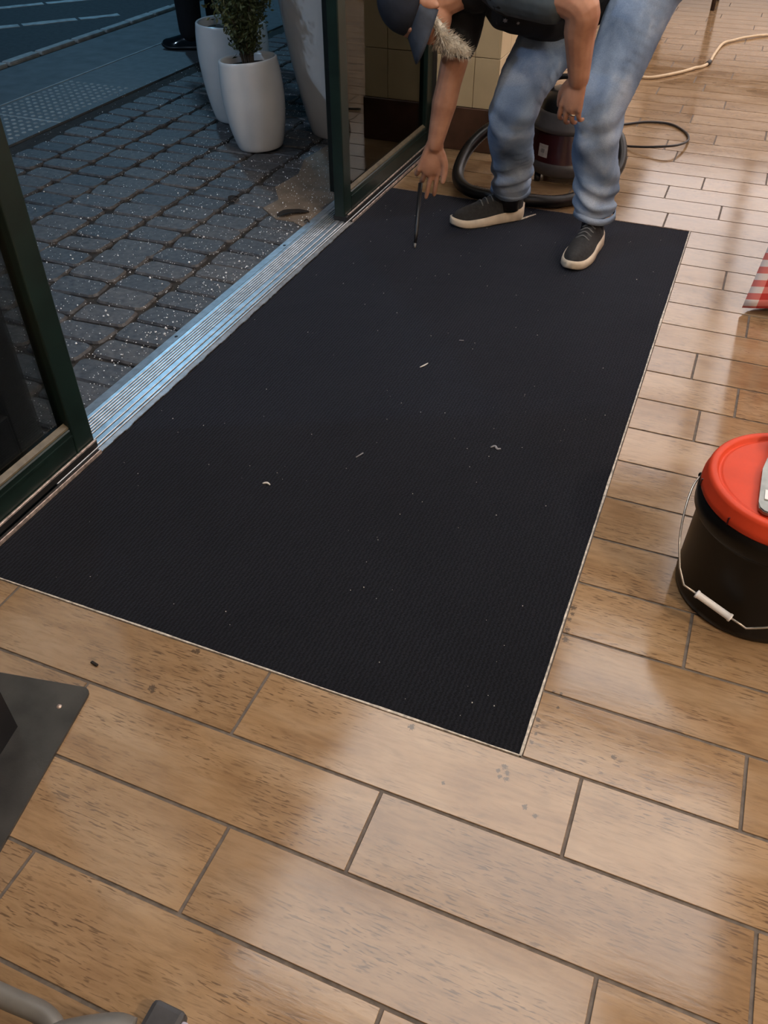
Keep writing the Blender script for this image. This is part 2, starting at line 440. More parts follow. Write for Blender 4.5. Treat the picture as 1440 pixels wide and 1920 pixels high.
M['gold'] = simple('ring_metal', (0.75, 0.62, 0.45), 0.2, metal=1.0)
M['white'] = simple('white_print', (0.75, 0.75, 0.75), 0.6)
M['vacgrey'] = simple('vacuum_grey_plastic', (0.075, 0.072, 0.080), 0.45, var=0.12)
M['maroon'] = simple('vacuum_maroon_drum', (0.038, 0.005, 0.007), 0.3, var=0.15, coat=0.3)
M['black'] = simple('black_plastic', (0.008, 0.008, 0.009), 0.4, var=0.2)
M['hose'] = simple('black_hose', (0.007, 0.006, 0.006), 0.35, var=0.2)
M['cord'] = simple('dark_cord', (0.018, 0.015, 0.015), 0.5)
M['cream'] = simple('cream_cord', (0.62, 0.47, 0.30), 0.55, var=0.12)
M['bucket'] = simple('black_bucket_plastic', (0.0045, 0.0042, 0.004), 0.38, spec=0.25, var=0.25, scale=10)
M['orange'] = simple('orange_lid_plastic', (0.62, 0.055, 0.018), 0.5, spec=0.3, var=0.10, scale=16, bump=0.06, bscale=60)
M['wire'] = simple('bail_wire', (0.55, 0.52, 0.48), 0.35, metal=0.8)
M['grip'] = simple('white_grip', (0.78, 0.78, 0.80), 0.5, var=0.06)
M['steel'] = simple('spotted_steel', (0.26, 0.28, 0.265), 0.3, metal=0.8, var=0.18, scale=40)
M['redhandle'] = simple('dark_red_handle', (0.06, 0.006, 0.010), 0.4)
M['plate'] = simple('dark_steel_plate', (0.034, 0.033, 0.031), 0.42, var=0.45, scale=14, bump=0.1)
M['post'] = simple('black_post', (0.006, 0.006, 0.008), 0.5, var=0.3)
M['greytube'] = simple('grey_powder_coat', (0.15, 0.145, 0.135), 0.45, var=0.15)
M['darkfoot'] = simple('dark_rubber_foot', (0.05, 0.05, 0.055), 0.6, var=0.3)
M['lilac'] = simple('pale_lilac_plastic', (0.45, 0.42, 0.52), 0.5)
M['gingham'] = mat_gingham()
M['walltile'] = simple('beige_wall_tile', (0.64, 0.50, 0.30), 0.4, var=0.08, scale=6)
M['wallgrout'] = simple('wall_grout', (0.36, 0.28, 0.17), 0.9, var=0.15)
M['wood'] = simple('dark_wood_base', (0.085, 0.040, 0.024), 0.45, var=0.3, scale=10)
M['plaster'] = simple('warm_wall_paint', (0.55, 0.46, 0.36), 0.8, var=0.05, scale=3)
M['ceil'] = simple('white_ceiling_board', (0.72, 0.70, 0.67), 0.8, var=0.04, scale=5)
M['facade'] = simple('dark_facade', (0.05, 0.06, 0.065), 0.7, var=0.2)
M['chairwood'] = simple('dark_chair_wood', (0.035, 0.018, 0.012), 0.45, var=0.3)
M['trouser'] = simple('black_trousers', (0.004, 0.004, 0.006), 0.85, var=0.3)
M['patent'] = simple('shiny_black_leather', (0.006, 0.006, 0.007), 0.12, coat=0.6)
M['glow'] = mat_glow('ceiling_panel_glow', PANEL_COL, PANEL_GLOW)
M['glow2'] = mat_glow('far_panel_glow', FAR_COL, FAR_GLOW)
M['warmglow'] = mat_glow('warm_bulb_glow', (1.0, 0.62, 0.32), 30.0)
M['lint'] = simple('white_lint', (0.66, 0.64, 0.60), 0.9)
M['greylint'] = simple('grey_lint', (0.25, 0.25, 0.27), 0.9)

# ------------------------------------------------------------------ structure: floor of plank tiles
FX0, FX1, FY0, FY1 = -1.22, 4.6, -2.6, 12.0
GR = 0.006
bm = bmesh.new(); box(bm, FX0, FX1, FY0, FY1, -0.12, -0.0025)
floor = bm_obj('floor', bm, M['grout']); tag(floor, kind='structure')
PH = {-4: 3.46, -3: 1.27, -2: 2.63, -1: 0.70, 0: 2.40, 1: 3.3, 2: 1.56, 3: 2.9, 4: 3.4, 5: 2.3, 6: 2.75, 7: 1.11, 8: 1.69, 9: 0.84, 10: 3.05, 11: 1.67, 12: 2.6,
      13: 1.04, 14: 3.0, 15: 3.65, 16: 3.27, 17: 0.57, 18: 3.03, 19: 3.88, 20: 1.55, 21: 2.87, 22: 2.46, 23: 3.81, 24: 1.3, 25: 2.87, 26: 2.42, 27: 3.75, 28: 1.33,
      29: 2.85, 30: 2.41, 31: 3.66, 32: 1.32, 33: 2.01, 34: 3.53, 35: 1.3, 36: 0.51}
tile_mesh = {}
def tile_me(L):
    key = round(L, 3)
    if key not in tile_mesh:
        b = bmesh.new(); box(b, -L / 2, L / 2, -(W - GR) / 2, (W - GR) / 2, -0.0025, 0.0, bev=0.0006)
        me = bpy.data.meshes.new('plank_tile'); b.to_mesh(me); b.free(); me.materials.append(M['tile']); tile_mesh[key] = me
    return tile_mesh[key]
rest = bmesh.new()
pieces = []
k0 = int(math.floor(FY0 / W)); k1 = int(FY1 / W)
for k in range(k0, k1):
    ph = PH.get(k, (k * 1.37 + (k % 3) * 0.41) % 3.95) * W
    xs0 = FX0 if not 0 <= k < 16 else 0.0
    j = math.floor((xs0 - ph) / TL)
    while ph + j * TL < FX1:
        a = max(ph + j * TL, xs0); e = min(ph + (j + 1) * TL, FX1); j += 1
        a2 = a + GR / 2 if a > xs0 else a + 0.002
        if e - GR / 2 - a2 < 0.02: continue
        pieces.append((k, a2, e - GR / 2))
cand = []
for k, a, e in pieces:
    ins = 0; area = 0
    pts = [to_px((x, y, 0)) for x in np.linspace(a, e, 5) for y in (k * W + 0.01, (k + 0.5) * W, (k + 1) * W - 0.01)]
    ins = sum(1 for p in pts if p and 0 <= p[0] <= 1440 and 0 <= p[1] <= 1920)
    cy = (k + 0.5) * W
    if ins and k <= 30: cand.append((k, a, e))
    else:
        box(rest, a, e, k * W + GR / 2, (k + 1) * W - GR / 2, -0.0025, 0.0)
for k, a, e in cand[:300]:
    o = bpy.data.objects.new('plank_tile', tile_me(e - a)); COL.objects.link(o)
    o.parent = floor; o.location = ((a + e) / 2, (k + 0.5) * W, 0.0)
for k, a, e in cand[300:]:
    box(rest, a, e, k * W + GR / 2, (k + 1) * W - GR / 2, -0.0025, 0.0)
o = bm_obj('plank_tile_field', rest, M['tile'], floor); tag(o, kind='stuff')

# ------------------------------------------------------------------ structure: shell of the room
def slab(name, x0, x1, y0, y1, z0, z1, m, parent=None, kind='structure', bev=0.0):
    b = bmesh.new(); box(b, x0, x1, y0, y1, z0, z1, bev=bev)
    o = bm_obj(name, b, m, parent)
    if parent is None: tag(o, kind=kind)
    return o
CH = 2.7
slab('ceiling', -1.5, FX1, FY0, FY1, CH, CH + 0.1, M['ceil'])
slab('wall_right', FX1, FX1 + 0.1, FY0, FY1, -0.12, CH, M['plaster'])
slab('wall_back', -1.5, FX1 + 0.1, FY0 - 0.1, FY0, -0.12, CH, M['plaster'])
slab('wall_far', -1.5, FX1 + 0.1, FY1, FY1 + 0.1, -0.12, CH, M['ceil'])
slab('wall_street_near', -1.5, -1.235, FY0, -0.62, -0.12, CH, M['facade'])
slab('wall_street_far', -1.5, -1.235, 3.32, FY1, -0.12, CH, M['plaster'])
slab('wall_header', -1.5, -1.225, -0.62, 3.32, 2.15, CH, M['facade'])
# tiled pier beside the door
pier = slab('wall_pier', -1.235, -0.955, 3.012, 3.32, 0.0, CH, M['wallgrout'])
pt_mesh = {}
TH = 0.205; TWd = 0.14
zrow = 0.185
r_ = 0
while zrow < CH - 0.02:
    z1 = min(zrow + TH, CH)
    for a, e in ((-1.235, -1.06), (-1.06, -0.955)):
        b = bmesh.new(); box(b, a + 0.0015, e - 0.0015, 3.004, 3.013, zrow + 0.0015, z1 - 0.0015, bev=0.001)
        bm_obj('wall_tile', b, M['walltile'], pier)
    for a, e in ((3.004, 3.16), (3.16, 3.32)):
        b = bmesh.new(); box(b, -0.957, -0.947, a + 0.0015, e - 0.0015, zrow + 0.0015, z1 - 0.0015, bev=0.001)
        bm_obj('wall_tile', b, M['walltile'], pier)
    zrow += TH; r_ += 1
b = bmesh.new(); box(b, -1.235, -0.94, 2.995, 3.012, 0.0, 0.185, bev=0.003); box(b, -0.955, -0.94, 2.996, 3.32, 0.0, 0.185, bev=0.003)
tag(bm_obj('baseboard_pier', b, M['wood']), kind='structure')

# ceiling light panels
def panel(x0, x1, y0, y1, label, m=None):
    t = empty('ceiling_light_panel', ((x0 + x1) / 2, (y0 + y1) / 2, CH), label, 'ceiling light', 'cool light panels in the ceiling')
    b = bmesh.new(); f = 0.03
    for a in ((x0 - f, x0, y0 - f, y1 + f), (x1, x1 + f, y0 - f, y1 + f), (x0, x1, y0 - f, y0), (x0, x1, y1, y1 + f)):
        box(b, *a, CH - 0.03, CH)
    bm_obj('frame', b, M['ceil'], t)
    b = bmesh.new(); box(b, x0, x1, y0, y1, CH - 0.012, CH)
    bm_obj('diffuser', b, m or M['glow'], t)
panel(-1.10, 0.89, 0.85, 1.95, 'wide bright light panel in the ceiling above the black mat')
panel(-1.10, 0.44, 0.22, 0.79, 'bright ceiling light panel above the near end of the mat')
panel(-0.12, 0.55, 2.22, 2.78, 'small bright light panel in the ceiling near the bent man')
names = {}
for r, y in enumerate((3.25, 4.45, 5.65, 6.85, 8.05, 9.25, 10.45)):
    for c, x in enumerate((-0.95, 0.35, 1.65, 2.95)):
        if r == 0 and c == 0: continue
        panel(x, x + 1.18, y, y + 1.05, '%s ceiling light panel of the %s row beyond the mat' % (('street side', 'second', 'third', 'right hand')[c], ('first', 'second', 'third', 'fourth', 'fifth', 'sixth', 'last')[r]), M['glow2'])
panel(0.3, 1.5, -1.9, -0.9, 'unseen fill light panel added to the ceiling just behind the camera', M['glow2'])  # added fill panel, brightens the man's front and the near floor
panel(2.2, 3.4, 0.6, 1.6, 'bright ceiling light panel over the right side of the room', M['glow2'])

# pendant lamp whose light falls through the doorway
def pendant(x, y, z, label):
    t = empty('pendant_lamp', (x, y, CH), label, 'pendant lamp')
    b = bmesh.new(); lathe(b, [(0.0005, CH), (0.05, CH - 0.001), (0.05, CH - 0.02), (0.0005, CH - 0.022)], (x, y), 24); bm_obj('ceiling_rose', b, M['black'], t, True)
    b = bmesh.new(); tube(b, [(x, y, CH - 0.02), (x, y, z + 0.09)], 0.004, 8); bm_obj('cord', b, M['black'], t, True)
    b = bmesh.new(); tube(b, [(x, y, z + 0.09), (x, y, z + 0.035)], [0.018, 0.02], 16); bm_obj('socket', b, M['black'], t, True)
    b = bmesh.new(); ellipsoid(b, (x, y, z), (0.045, 0.045, 0.05)); bm_obj('bulb', b, M['warmglow'], t, True)
    ld = bpy.data.lights.new('pendant_light', 'POINT'); ld.energy = PENDANT_W; ld.color = PENDANT_COL; ld.shadow_soft_size = 0.05
    lo = bpy.data.objects.new('pendant_light', ld); COL.objects.link(lo); lo.parent = t; lo.location = (0, 0, z - 0.06 - CH)
pendant(2.0, -0.6, 2.38, 'bare warm pendant bulb to the right, outside the picture')

# ------------------------------------------------------------------ structure: outside
slab('pavement_bed', -3.12, -1.38, -3.0, 14.0, -0.14, -0.016, M['joint'])
PVX, PVY = 0.205, 0.115
pv = bpy.data.objects['pavement_bed']
rng = random.Random(3)
variants = []
for q in range(10):
    b = bmesh.new()
    w, h = PVX - 0.011, PVY - 0.011
    poly = []
    for cx_, cy_, a0 in ((w / 2, h / 2, 0), (-w / 2, h / 2, 90), (-w / 2, -h / 2, 180), (w / 2, -h / 2, 270)):
        rr = 0.014 + rng.random() * 0.012
        sx = 1 if cx_ > 0 else -1; sy = 1 if cy_ > 0 else -1
        jx, jy = rng.uniform(-0.006, 0.006), rng.uniform(-0.006, 0.006)
        for a in (0, 45, 90):
            t = math.radians(a0 + a)
            poly.append((cx_ - sx * rr + rr * math.cos(t) + jx, cy_ - sy * rr + rr * math.sin(t) + jy))
    lo = [b.verts.new((x, y, -0.03)) for x, y in poly]
    mi = [b.verts.new((x, y, -0.008)) for x, y in poly]
    hi = [b.verts.new((x * 0.94, y * 0.91, -0.001)) for x, y in poly]
    n = len(poly)
    for A, B in ((lo, mi), (mi, hi)):
        for i in range(n): b.faces.new((A[i], A[(i + 1) % n], B[(i + 1) % n], B[i]))
    b.faces.new(hi)
    bmesh.ops.recalc_face_normals(b, faces=b.faces)
    me = bpy.data.meshes.new('paver'); b.to_mesh(me); b.free(); me.materials.append(M['paver']); variants.append(me)
pl = []
c_ = 0
x = -1.47
while x > -3.1:
    off = (c_ * 0.040 + (0.022 if c_ % 2 else 0)) % PVY
    y = -2.9 + off
    while y < 9.0:
        jx, jy, jz, jr = rng.uniform(-0.004, 0.004), rng.uniform(-0.005, 0.005), rng.uniform(-0.0035, 0.001), rng.uniform(-0.045, 0.045)
        pl.append((x + jx, y + jy, jz, jr, rng.randrange(10)))
        y += PVY
    x -= PVX; c_ += 1
vis = []; hid = []
for q in pl:
    p = to_px((q[0], q[1], 0))
    (vis if p and -30 <= p[0] <= 640 and -10 <= p[1] <= 900 else hid).append((p[2] if p else 99, q))
vis.sort(key=lambda t: t[0]); hid += vis[300:]; vis = vis[:300]
for _, (x, y, z, r, v) in vis:
    o = bpy.data.objects.new('paver', variants[v]); COL.objects.link(o); o.parent = pv; o.location = (x, y, z); o.rotation_euler = (rng.uniform(-0.02, 0.02), rng.uniform(-0.02, 0.02), r)
vb = bmesh.new()
for _, (x, y, z, r, v) in hid:
    s = len(vb.verts); vb.from_mesh(variants[v]); vb.verts.ensure_lookup_table()
    mm = Matrix.Translation((x, y, z)) @ Matrix.Rotation(r, 4, 'Z')
    for i in range(s, len(vb.verts)): vb.verts[i].co = mm @ vb.verts[i].co
tag(bm_obj('paver_field', vb, M['paver'], pv), kind='stuff')

b = bmesh.new()
prism(b, [(-1.388, 1.93), (-1.388, 2.98), (-1.62, 3.0), (-1.70, 2.86), (-1.72, 2.62), (-1.66, 2.44), (-1.68, 2.26), (-1.60, 2.14), (-1.62, 2.04), (-1.52, 1.96), (-1.45, 1.965)], -0.02, 0.0015)
bm_obj('cement_patch', b, simple('warm_lit_cement', (0.21, 0.155, 0.11), 0.75, var=0.25, scale=14, bump=0.4, bscale=120), pv)  # smooth cement; warm light from indoors is mixed into its sandy colour

ts = slab('tactile_strip', -3.60, -3.12, -3.0, 14.0, -0.14, -0.006, M['tactile'])
b = bmesh.new()
yy = 2.0
while yy < 3.35:
    xx = -3.56
    while xx < -3.15:
        lathe(b, [(0.013, -0.0065), (0.010, -0.003), (0.0005, -0.002)], (xx, yy), 8); xx += 0.047
    yy += 0.047
tag(bm_obj('tactile_dome_field', b, M['kerb'], ts, True), kind='stuff')
b = bmesh.new(); box(b, -3.60, -3.12, 2.66, 2.672, -0.0062, -0.0045); bm_obj('strip_joint', b, M['kerb'], ts)
slab('footway_strip', -4.12, -3.605, -3.0, 14.0, -0.14, -0.008, M['concrete'])
b = bmesh.new(); box(b, -3.612, -3.600, -3.0, 14.0, -0.008, -0.003); bm_obj('seam_strip', b, M['kerb'], bpy.data.objects['footway_strip'])
kb = slab('kerb', -4.235, -4.14, -3.0, 14.0, -0.16, -0.02, M['joint'])
y = -2.9
while y < 12:
    L = rng.uniform(0.28, 0.42)
    b = bmesh.new(); box(b, -4.235 + rng.uniform(-0.008, 0.008), -4.168 + rng.uniform(-0.008, 0.008), y, y + L - 0.015, -0.05, 0.004, bev=0.012, seg=2)
    bm_obj('kerb_stone', b, M['kerb'], kb); y += L
rd = slab('road', -16.0, -4.235, -6.0, 22.0, -0.16, -0.03, M['asphalt'])
# hatched paint bars on the road, broken by wear
d = Vector((0.62, 0.78, 0)).normalized(); nrm = Vector((-d.y, d.x, 0))
for s_ in (0.0, 0.73, 1.45, 2.18):
    start = Vector((-4.25, 4.18, 0)) + nrm * s_
    tpos = -1.26 * s_
    while tpos < 2.0:
        L = rng.uniform(0.25, 0.5)
        a = start - d * (tpos) ; e = start - d * (tpos + L - 0.025)
        if a.x < -4.24 or True:
            poly = []
            wv_ = 0.042
            for k in range(7):
                q = a.lerp(e, k / 6); poly.append((q + nrm * (wv_ + rng.uniform(-0.008, 0.008))).xy)
            for k in range(6, -1, -1):
                q = a.lerp(e, k / 6); poly.append((q - nrm * (wv_ + rng.uniform(-0.008, 0.008))).xy)
            if max(p_[0] for p_ in poly) < -4.24:
                b = bmesh.new(); prism(b, [tuple(p_) for p_ in poly], -0.0305, -0.026)
                bm_obj('paint_bar', b, M['paint'], rd)
        tpos += L

# street lamp that lights the pavement
def street_lamp():
    t = empty('street_lamp', (-7.6, 7.9, -0.03), 'tall dark street lamp across the road, above the picture', 'street lamp')
    b = bmesh.new(); tube(b, [(-7.6, 7.9, -0.03), (-7.6, 7.9, 0.4), (-7.6, 7.9, 0.42), (-7.6, 7.9, 5.4)], [0.10, 0.10, 0.055, 0.045], 16); bm_obj('pole', b, M['facade'], t, True)
    b = bmesh.new(); tube(b, catmull([(-7.6, 7.9, 5.35), (-7.4, 7.8, 5.6), (-6.8, 7.6, 5.65)]), 0.03, 12); bm_obj('arm', b, M['facade'], t, True)
    b = bmesh.new(); box(b, -6.95, -6.35, 7.42, 7.66, 5.60, 5.68, bev=0.02, seg=2); h = bm_obj('lamp_head', b, M['facade'], t)
    b = bmesh.new(); box(b, -6.90, -6.40, 7.45, 7.63, 5.592, 5.60)
    bm_obj('lamp_glass', b, mat_glow('street_lamp_glow', (0.45, 0.78, 1.0), 60.0), h)
    ld = bpy.data.lights.new('street_light', 'AREA'); ld.energy = STREET_W; ld.color = (0.26, 0.64, 1.0); ld.shape = 'RECTANGLE'; ld.size = 0.5; ld.size_y = 0.2
    lo = bpy.data.objects.new('street_light', ld); COL.objects.link(lo); lo.parent = t; lo.location = (0.95, -0.36, 5.61)
street_lamp()

def pavement_lamp():
    x, y = -5.3, -1.5
    t = empty('pavement_lamp', (x, y, -0.03), 'shorter lamp post by the road, left of the picture', 'street lamp')
    b = bmesh.new(); tube(b, [(x, y, -0.03), (x, y, 0.4), (x, y, 0.42), (x, y, 3.9)], [0.09, 0.09, 0.045, 0.04], 16); bm_obj('pole', b, M['facade'], t, True)
    b = bmesh.new(); lathe(b, [(0.0005, 4.36), (0.20, 4.30), (0.22, 4.26), (0.05, 4.255)], (x, y), 24); bm_obj('lamp_cap', b, M['facade'], t, True)
    b = bmesh.new(); ellipsoid(b, (x, y, 4.08), (0.12, 0.12, 0.17)); bm_obj('lamp_globe', b, mat_glow('globe_lamp_glow', (0.7, 0.82, 1.0), 25.0), t, True)
    ld = bpy.data.lights.new('globe_light', 'POINT'); ld.energy = STREET2_W; ld.color = (0.50, 0.72, 1.0); ld.shadow_soft_size = 0.12
    lo = bpy.data.objects.new('globe_light', ld); COL.objects.link(lo); lo.parent = t; lo.location = (0.3, 0.2, 4.0)
pavement_lamp()

# ------------------------------------------------------------------ threshold and sliding doors
th = empty('door_threshold', (-1.30, 1.25, 0), 'grooved aluminium threshold strip between black mat and pavers', 'threshold')
Y0, Y1 = 0.30, 3.0
b = bmesh.new(); box(b, -1.380, -1.222, Y0, Y1, -0.02, 0.003); bm_obj('base_plate', b, M['track'], th)
b = bmesh.new()
prism(b, [(-1.386, 0.0), (-1.386, 0.002), (-1.352, 0.009), (-1.352, 0.0)], Y0, Y1, Matrix(((1, 0, 0, 0), (0, 0, 1, 0), (0, 1, 0, 0), (0, 0, 0, 1))))
bm_obj('outer_lip', b, M['alu'], th)
for i, (xa, xb) in enumerate(((-1.3505, -1.3370), (-1.3335, -1.3275), (-1.3240, -1.3180), (-1.3145, -1.3085), (-1.3050, -1.2990), (-1.2955, -1.2895), (-1.2860, -1.2680), (-1.2640, -1.2480), (-1.2435, -1.2375))):
    b = bmesh.new(); box(b, xa, xb, Y0, Y1, 0.003, 0.0095, bev=0.0012); bm_obj('ridge', b, M['alu'], th)
# ragged inner lip
b = bmesh.new(); pa = []; pb = []
n = 180
for k in range(n + 1):
    y = Y0 + 0.145 + (2.035 - Y0 - 0.145) * k / n
    pa.append((-1.2355, y)); pb.append((-1.2225 + 0.0035 * (mnoise.noise(Vector((y * 22, 0, 3.1))) + 0.6 * mnoise.noise(Vector((y * 70, 0, 1.1)))), y))
vsa = [b.verts.new((x, y, 0.007)) for x, y in pa]; vsb = [b.verts.new((x, y, 0.0045)) for x, y in pb]
vsa0 = [b.verts.new((x, y, 0.001)) for x, y in pa]; vsb0 = [b.verts.new((x, y, 0.001)) for x, y in pb]
for k in range(n):
    b.faces.new((vsa[k], vsb[k], vsb[k + 1], vsa[k + 1])); b.faces.new((vsb[k], vsb0[k], vsb0[k + 1], vsb[k + 1]))
bm_obj('inner_lip', b, M['alu'], th)
for y in (1.02, 1.74):
    b = bmesh.new(); lathe(b, [(0.0005, 0.0076), (0.005, 0.0074), (0.0062, 0.005)], (-1.366, y), 14); bm_obj('screw', b, M['post'], th, True)

def door(name, y0, y1, glass):
    t = empty(name, (-1.265, (y0 + y1) / 2, 0)); tag(t, kind='structure')
    xa, xb = -1.288, -1.245; zt = 2.12
    sw = 0.066
    for a, e in ((y0, y0 + sw), (y1 - sw, y1)):
        b = bmesh.new(); box(b, xa, xb, a, e, 0.026, zt, bev=0.004, seg=2); bm_obj('stile', b, M['green'], t)
    b = bmesh.new(); box(b, xa, xb, y0 + sw, y1 - sw, 0.026, 0.105, bev=0.003); bm_obj('bottom_rail', b, M['green'], t)
    b = bmesh.new(); box(b, xa, xb, y0 + sw, y1 - sw, zt - 0.08, zt, bev=0.003); bm_obj('top_rail', b, M['green'], t)
    b = bmesh.new(); prism(b, [(-1.263, 0.105), (-1.250, 0.105), (-1.251, 0.109), (-1.263, 0.117)], y0 + sw, y1 - sw, Matrix(((1, 0, 0, 0), (0, 0, 1, 0), (0, 1, 0, 0), (0, 0, 0, 1))))
    bm_obj('glazing_bead', b, M['bead'], t)
    b = bmesh.new(); box(b, xb - 0.001, xb + 0.003, y0 + sw, y1 - sw, 0.082, 0.088); bm_obj('rail_moulding', b, M['green'], t)
    b = bmesh.new(); box(b, -1.2695, -1.2645, y0 + sw - 0.008, y1 - sw + 0.008, 0.10, zt - 0.075); bm_obj('glass_pane', b, glass, t)
    b = bmesh.new(); box(b, xa - 0.006, xb + 0.008, y0 + 0.001, y1, 0.0105, 0.030, bev=0.002); bm_obj('bottom_guide', b, M['rubber'], t)
    b = bmesh.new(); box(b, xb + 0.002, xb + 0.0075, y0 + 0.02, y1, 0.024, 0.0335, bev=0.001); bm_obj('guide_lip', b, M['scuffed'], t)
    return t
door('door_1', -0.56, 0.462, M['glass_clear'])
door('door_2', 2.012, 2.985, M['glass'])
# floor tracks inside of both panels
for nm, a, e in (('trim_1', -0.60, 0.452), ('trim_2', 2.032, 2.99)):
    t = slab(nm, -1.2335, -1.2215, a, e, -0.003, 0.010, M['track'], bev=0.001)
    b = bmesh.new(); box(b, -1.2235, -1.2205, a, e, 0.001, 0.0125, bev=0.0008); bm_obj('track_lip', b, M['scuffed'], t)
# fixed sidelight outside the left panel
t = empty('window_1', (-1.40, -0.1, 0)); tag(t, kind='structure')
b = bmesh.new(); box(b, -1.445, -1.395, 0.36, 0.448, -0.01, 2.14, bev=0.004); bm_obj('stile', b, M['darkpanel'], t)
b = bmesh.new(); box(b, -1.445, -1.395, -0.62, 0.36, -0.01, 0.13, bev=0.004); bm_obj('bottom_rail', b, M['darkpanel'], t)
b = bmesh.new(); box(b, -1.424, -1.418, -0.62, 0.362, 0.12, 2.14); bm_obj('glass_pane', b, mat_glass('dark_sidelight_glass', (0.04, 0.045, 0.045)), t)
t = empty('window_2', (-1.40, 2.6, 0)); tag(t, kind='structure')
b = bmesh.new(); box(b, -1.445, -1.395, 2.30, 2.36, -0.01, 2.14, bev=0.004); bm_obj('stile', b, M['darkpanel'], t)
b = bmesh.new(); box(b, -1.445, -1.395, 2.36, 3.32, -0.01, 0.10, bev=0.004); bm_obj('bottom_rail', b, M['darkpanel'], t)
b = bmesh.new(); box(b, -1.424, -1.418, 2.358, 3.32, 0.09, 2.14); bm_obj('glass_pane', b, mat_glass('dark_sidelight_glass_far', (0.10, 0.10, 0.09)), t)

# ------------------------------------------------------------------ the black mat
mt = empty('entrance_mat', (-0.61, 1.22, 0), 'large black ribbed carpet mat set into the wooden-look floor', 'floor mat')
b = bmesh.new()
x0, x1, y0, y1 = -1.2195, -0.004, 0.003, 16 * W - 0.003
nx, ny = 30, 60
g = [[b.verts.new((x0 + (x1 - x0) * i / nx, y0 + (y1 - y0) * j / ny, 0.0005 + 0.0007 * mnoise.noise(Vector((i * 0.5, j * 0.5, 0))))) for i in range(nx + 1)] for j in range(ny + 1)]
for j in range(ny):
    for i in range(nx): b.faces.new((g[j][i], g[j][i + 1], g[j + 1][i + 1], g[j + 1][i]))
box(b, x0 + 0.001, x1 - 0.001, y0 + 0.001, y1 - 0.001, -0.0024, -0.001)
bm_obj('carpet', b, M['mat'], mt, False)
def ragged(name, p, q, w, mat, seed, par, amp=0.4, z=0.0012):
    p = Vector(p); q = Vector(q); d = (q - p); L = d.length; d.normalize(); nr = Vector((-d.y, d.x, 0))
    b = bmesh.new(); n = int(L / 0.008); A = []; B = []
    for k in range(n + 1):
        c = p + d * (L * k / n)
        u = mnoise.noise(Vector((k * 0.23, seed, 0))); v = mnoise.noise(Vector((k * 0.31, seed + 9, 0))); s = mnoise.noise(Vector((k * 0.045, seed + 4, 0)))
        ww = w * max(0.25, 1 + amp * u + 0.9 * s)
        A.append(b.verts.new((c + nr * (ww / 2 + amp * w * 0.3 * v)).to_3d() + Vector((0, 0, z)))); B.append(b.verts.new((c - nr * (ww / 2)).to_3d() + Vector((0, 0, z + 0.0004))))
    A0 = [b.verts.new(v.co + Vector((0, 0, -0.004))) for v in A]; B0 = [b.verts.new(v.co + Vector((0, 0, -0.004))) for v in B]
    for k in range(n):
        b.faces.new((A[k], A[k + 1], B[k + 1], B[k])); b.faces.new((A[k], A0[k], A0[k + 1], A[k + 1])); b.faces.new((B[k], B[k + 1], B0[k + 1], B0[k]))
    return bm_obj(name, b, mat, par)
tag(ragged('edge_strip', (-0.0022, 0.0, 0), (-0.0022, 16 * W, 0), 0.0038, M['edge'], 1.0, mt), 'worn pale strip along the long edge of the mat')
tag(ragged('edge_strip', (-1.2195, 0.0008, 0), (-0.004, 0.0008, 0), 0.0034, M['edge'], 5.0, mt), 'worn pale strip along the near edge of the mat')
tag(ragged('edge_strip', (-1.2195, 16 * W - 0.001, 0), (-0.004, 16 * W - 0.001, 0), 0.006, simple('frayed_brown_edge', (0.16, 0.11, 0.075), 0.9, var=0.5, scale=120), 8.0, mt, 0.8), 'frayed brown edge at the far end of the mat')

# debris on the mat
def crumb(name, pts, r, mat, label, group=None, z=0.003):
    P = [(x, y, z + 0.001 * i % 0.002) for i, (x, y) in enumerate(pts)]
    b = bmesh.new(); PP = catmull(P, 4) if len(P) > 2 else [Vector(p) for p in P]
    tube(b, PP, [r * (0.5 + 0.5 * math.sin(math.pi * (i + 0.6) / (len(PP) + 0.2))) for i in range(len(PP))], 6)
    o = bm_obj(name, b, mat, None, True); rooted(o, (pts[0][0], pts[0][1], 0)); tag(o, label, 'lint', group); return o
crumb('lint_scrap', [(-0.781, 0.494), (-0.772, 0.499), (-0.762, 0.496)], 0.0028, M['lint'], 'small curved white scrap lying on the near left of the mat')
crumb('lint_thread', [(-0.612, 1.138), (-0.604, 1.15), (-0.598, 1.168)], 0.0022, M['lint'], 'white thread lying in the middle of the black mat')
crumb('lint_thread', [(-0.555, 1.329), (-0.541, 1.331)], 0.0018, M['greylint'], 'short grey thread on the mat beyond the white thread')
crumb('lint_clump', [(-0.309, 0.842), (-0.300, 0.850), (-0.292, 0.842), (-0.283, 0.845)], 0.0032, M['greylint'], 'grey fluff clump on the right half of the mat')
crumb('lint_thread', [(-0.612, 0.675), (-0.602, 0.697)], 0.0018, M['greylint'], 'thin grey thread on the mat left of the grey fluff clump')
crumb('tape_scrap', [(-0.632, 2.296), (-0.606, 2.338), (-0.585, 2.375)], 0.004, M['edge'], 'pale narrow strip of tape on the mat behind the shoe', None)
b = bmesh.new()
for k in range(150):
    x, y = rng.uniform(-1.2, -0.01), rng.uniform(0.02, 2.4); r = rng.uniform(0.0004, 0.0012) * (1.5 if rng.random() < 0.1 else 1)
    bmesh.ops.create_icosphere(b, subdivisions=1, radius=r, matrix=Matrix.Translation((x, y, 0.0015 + r)))
tag(bm_obj('lint_specks', b, M['lint']), 'fine white lint specks sprinkled over the black mat', 'lint', kind='stuff')
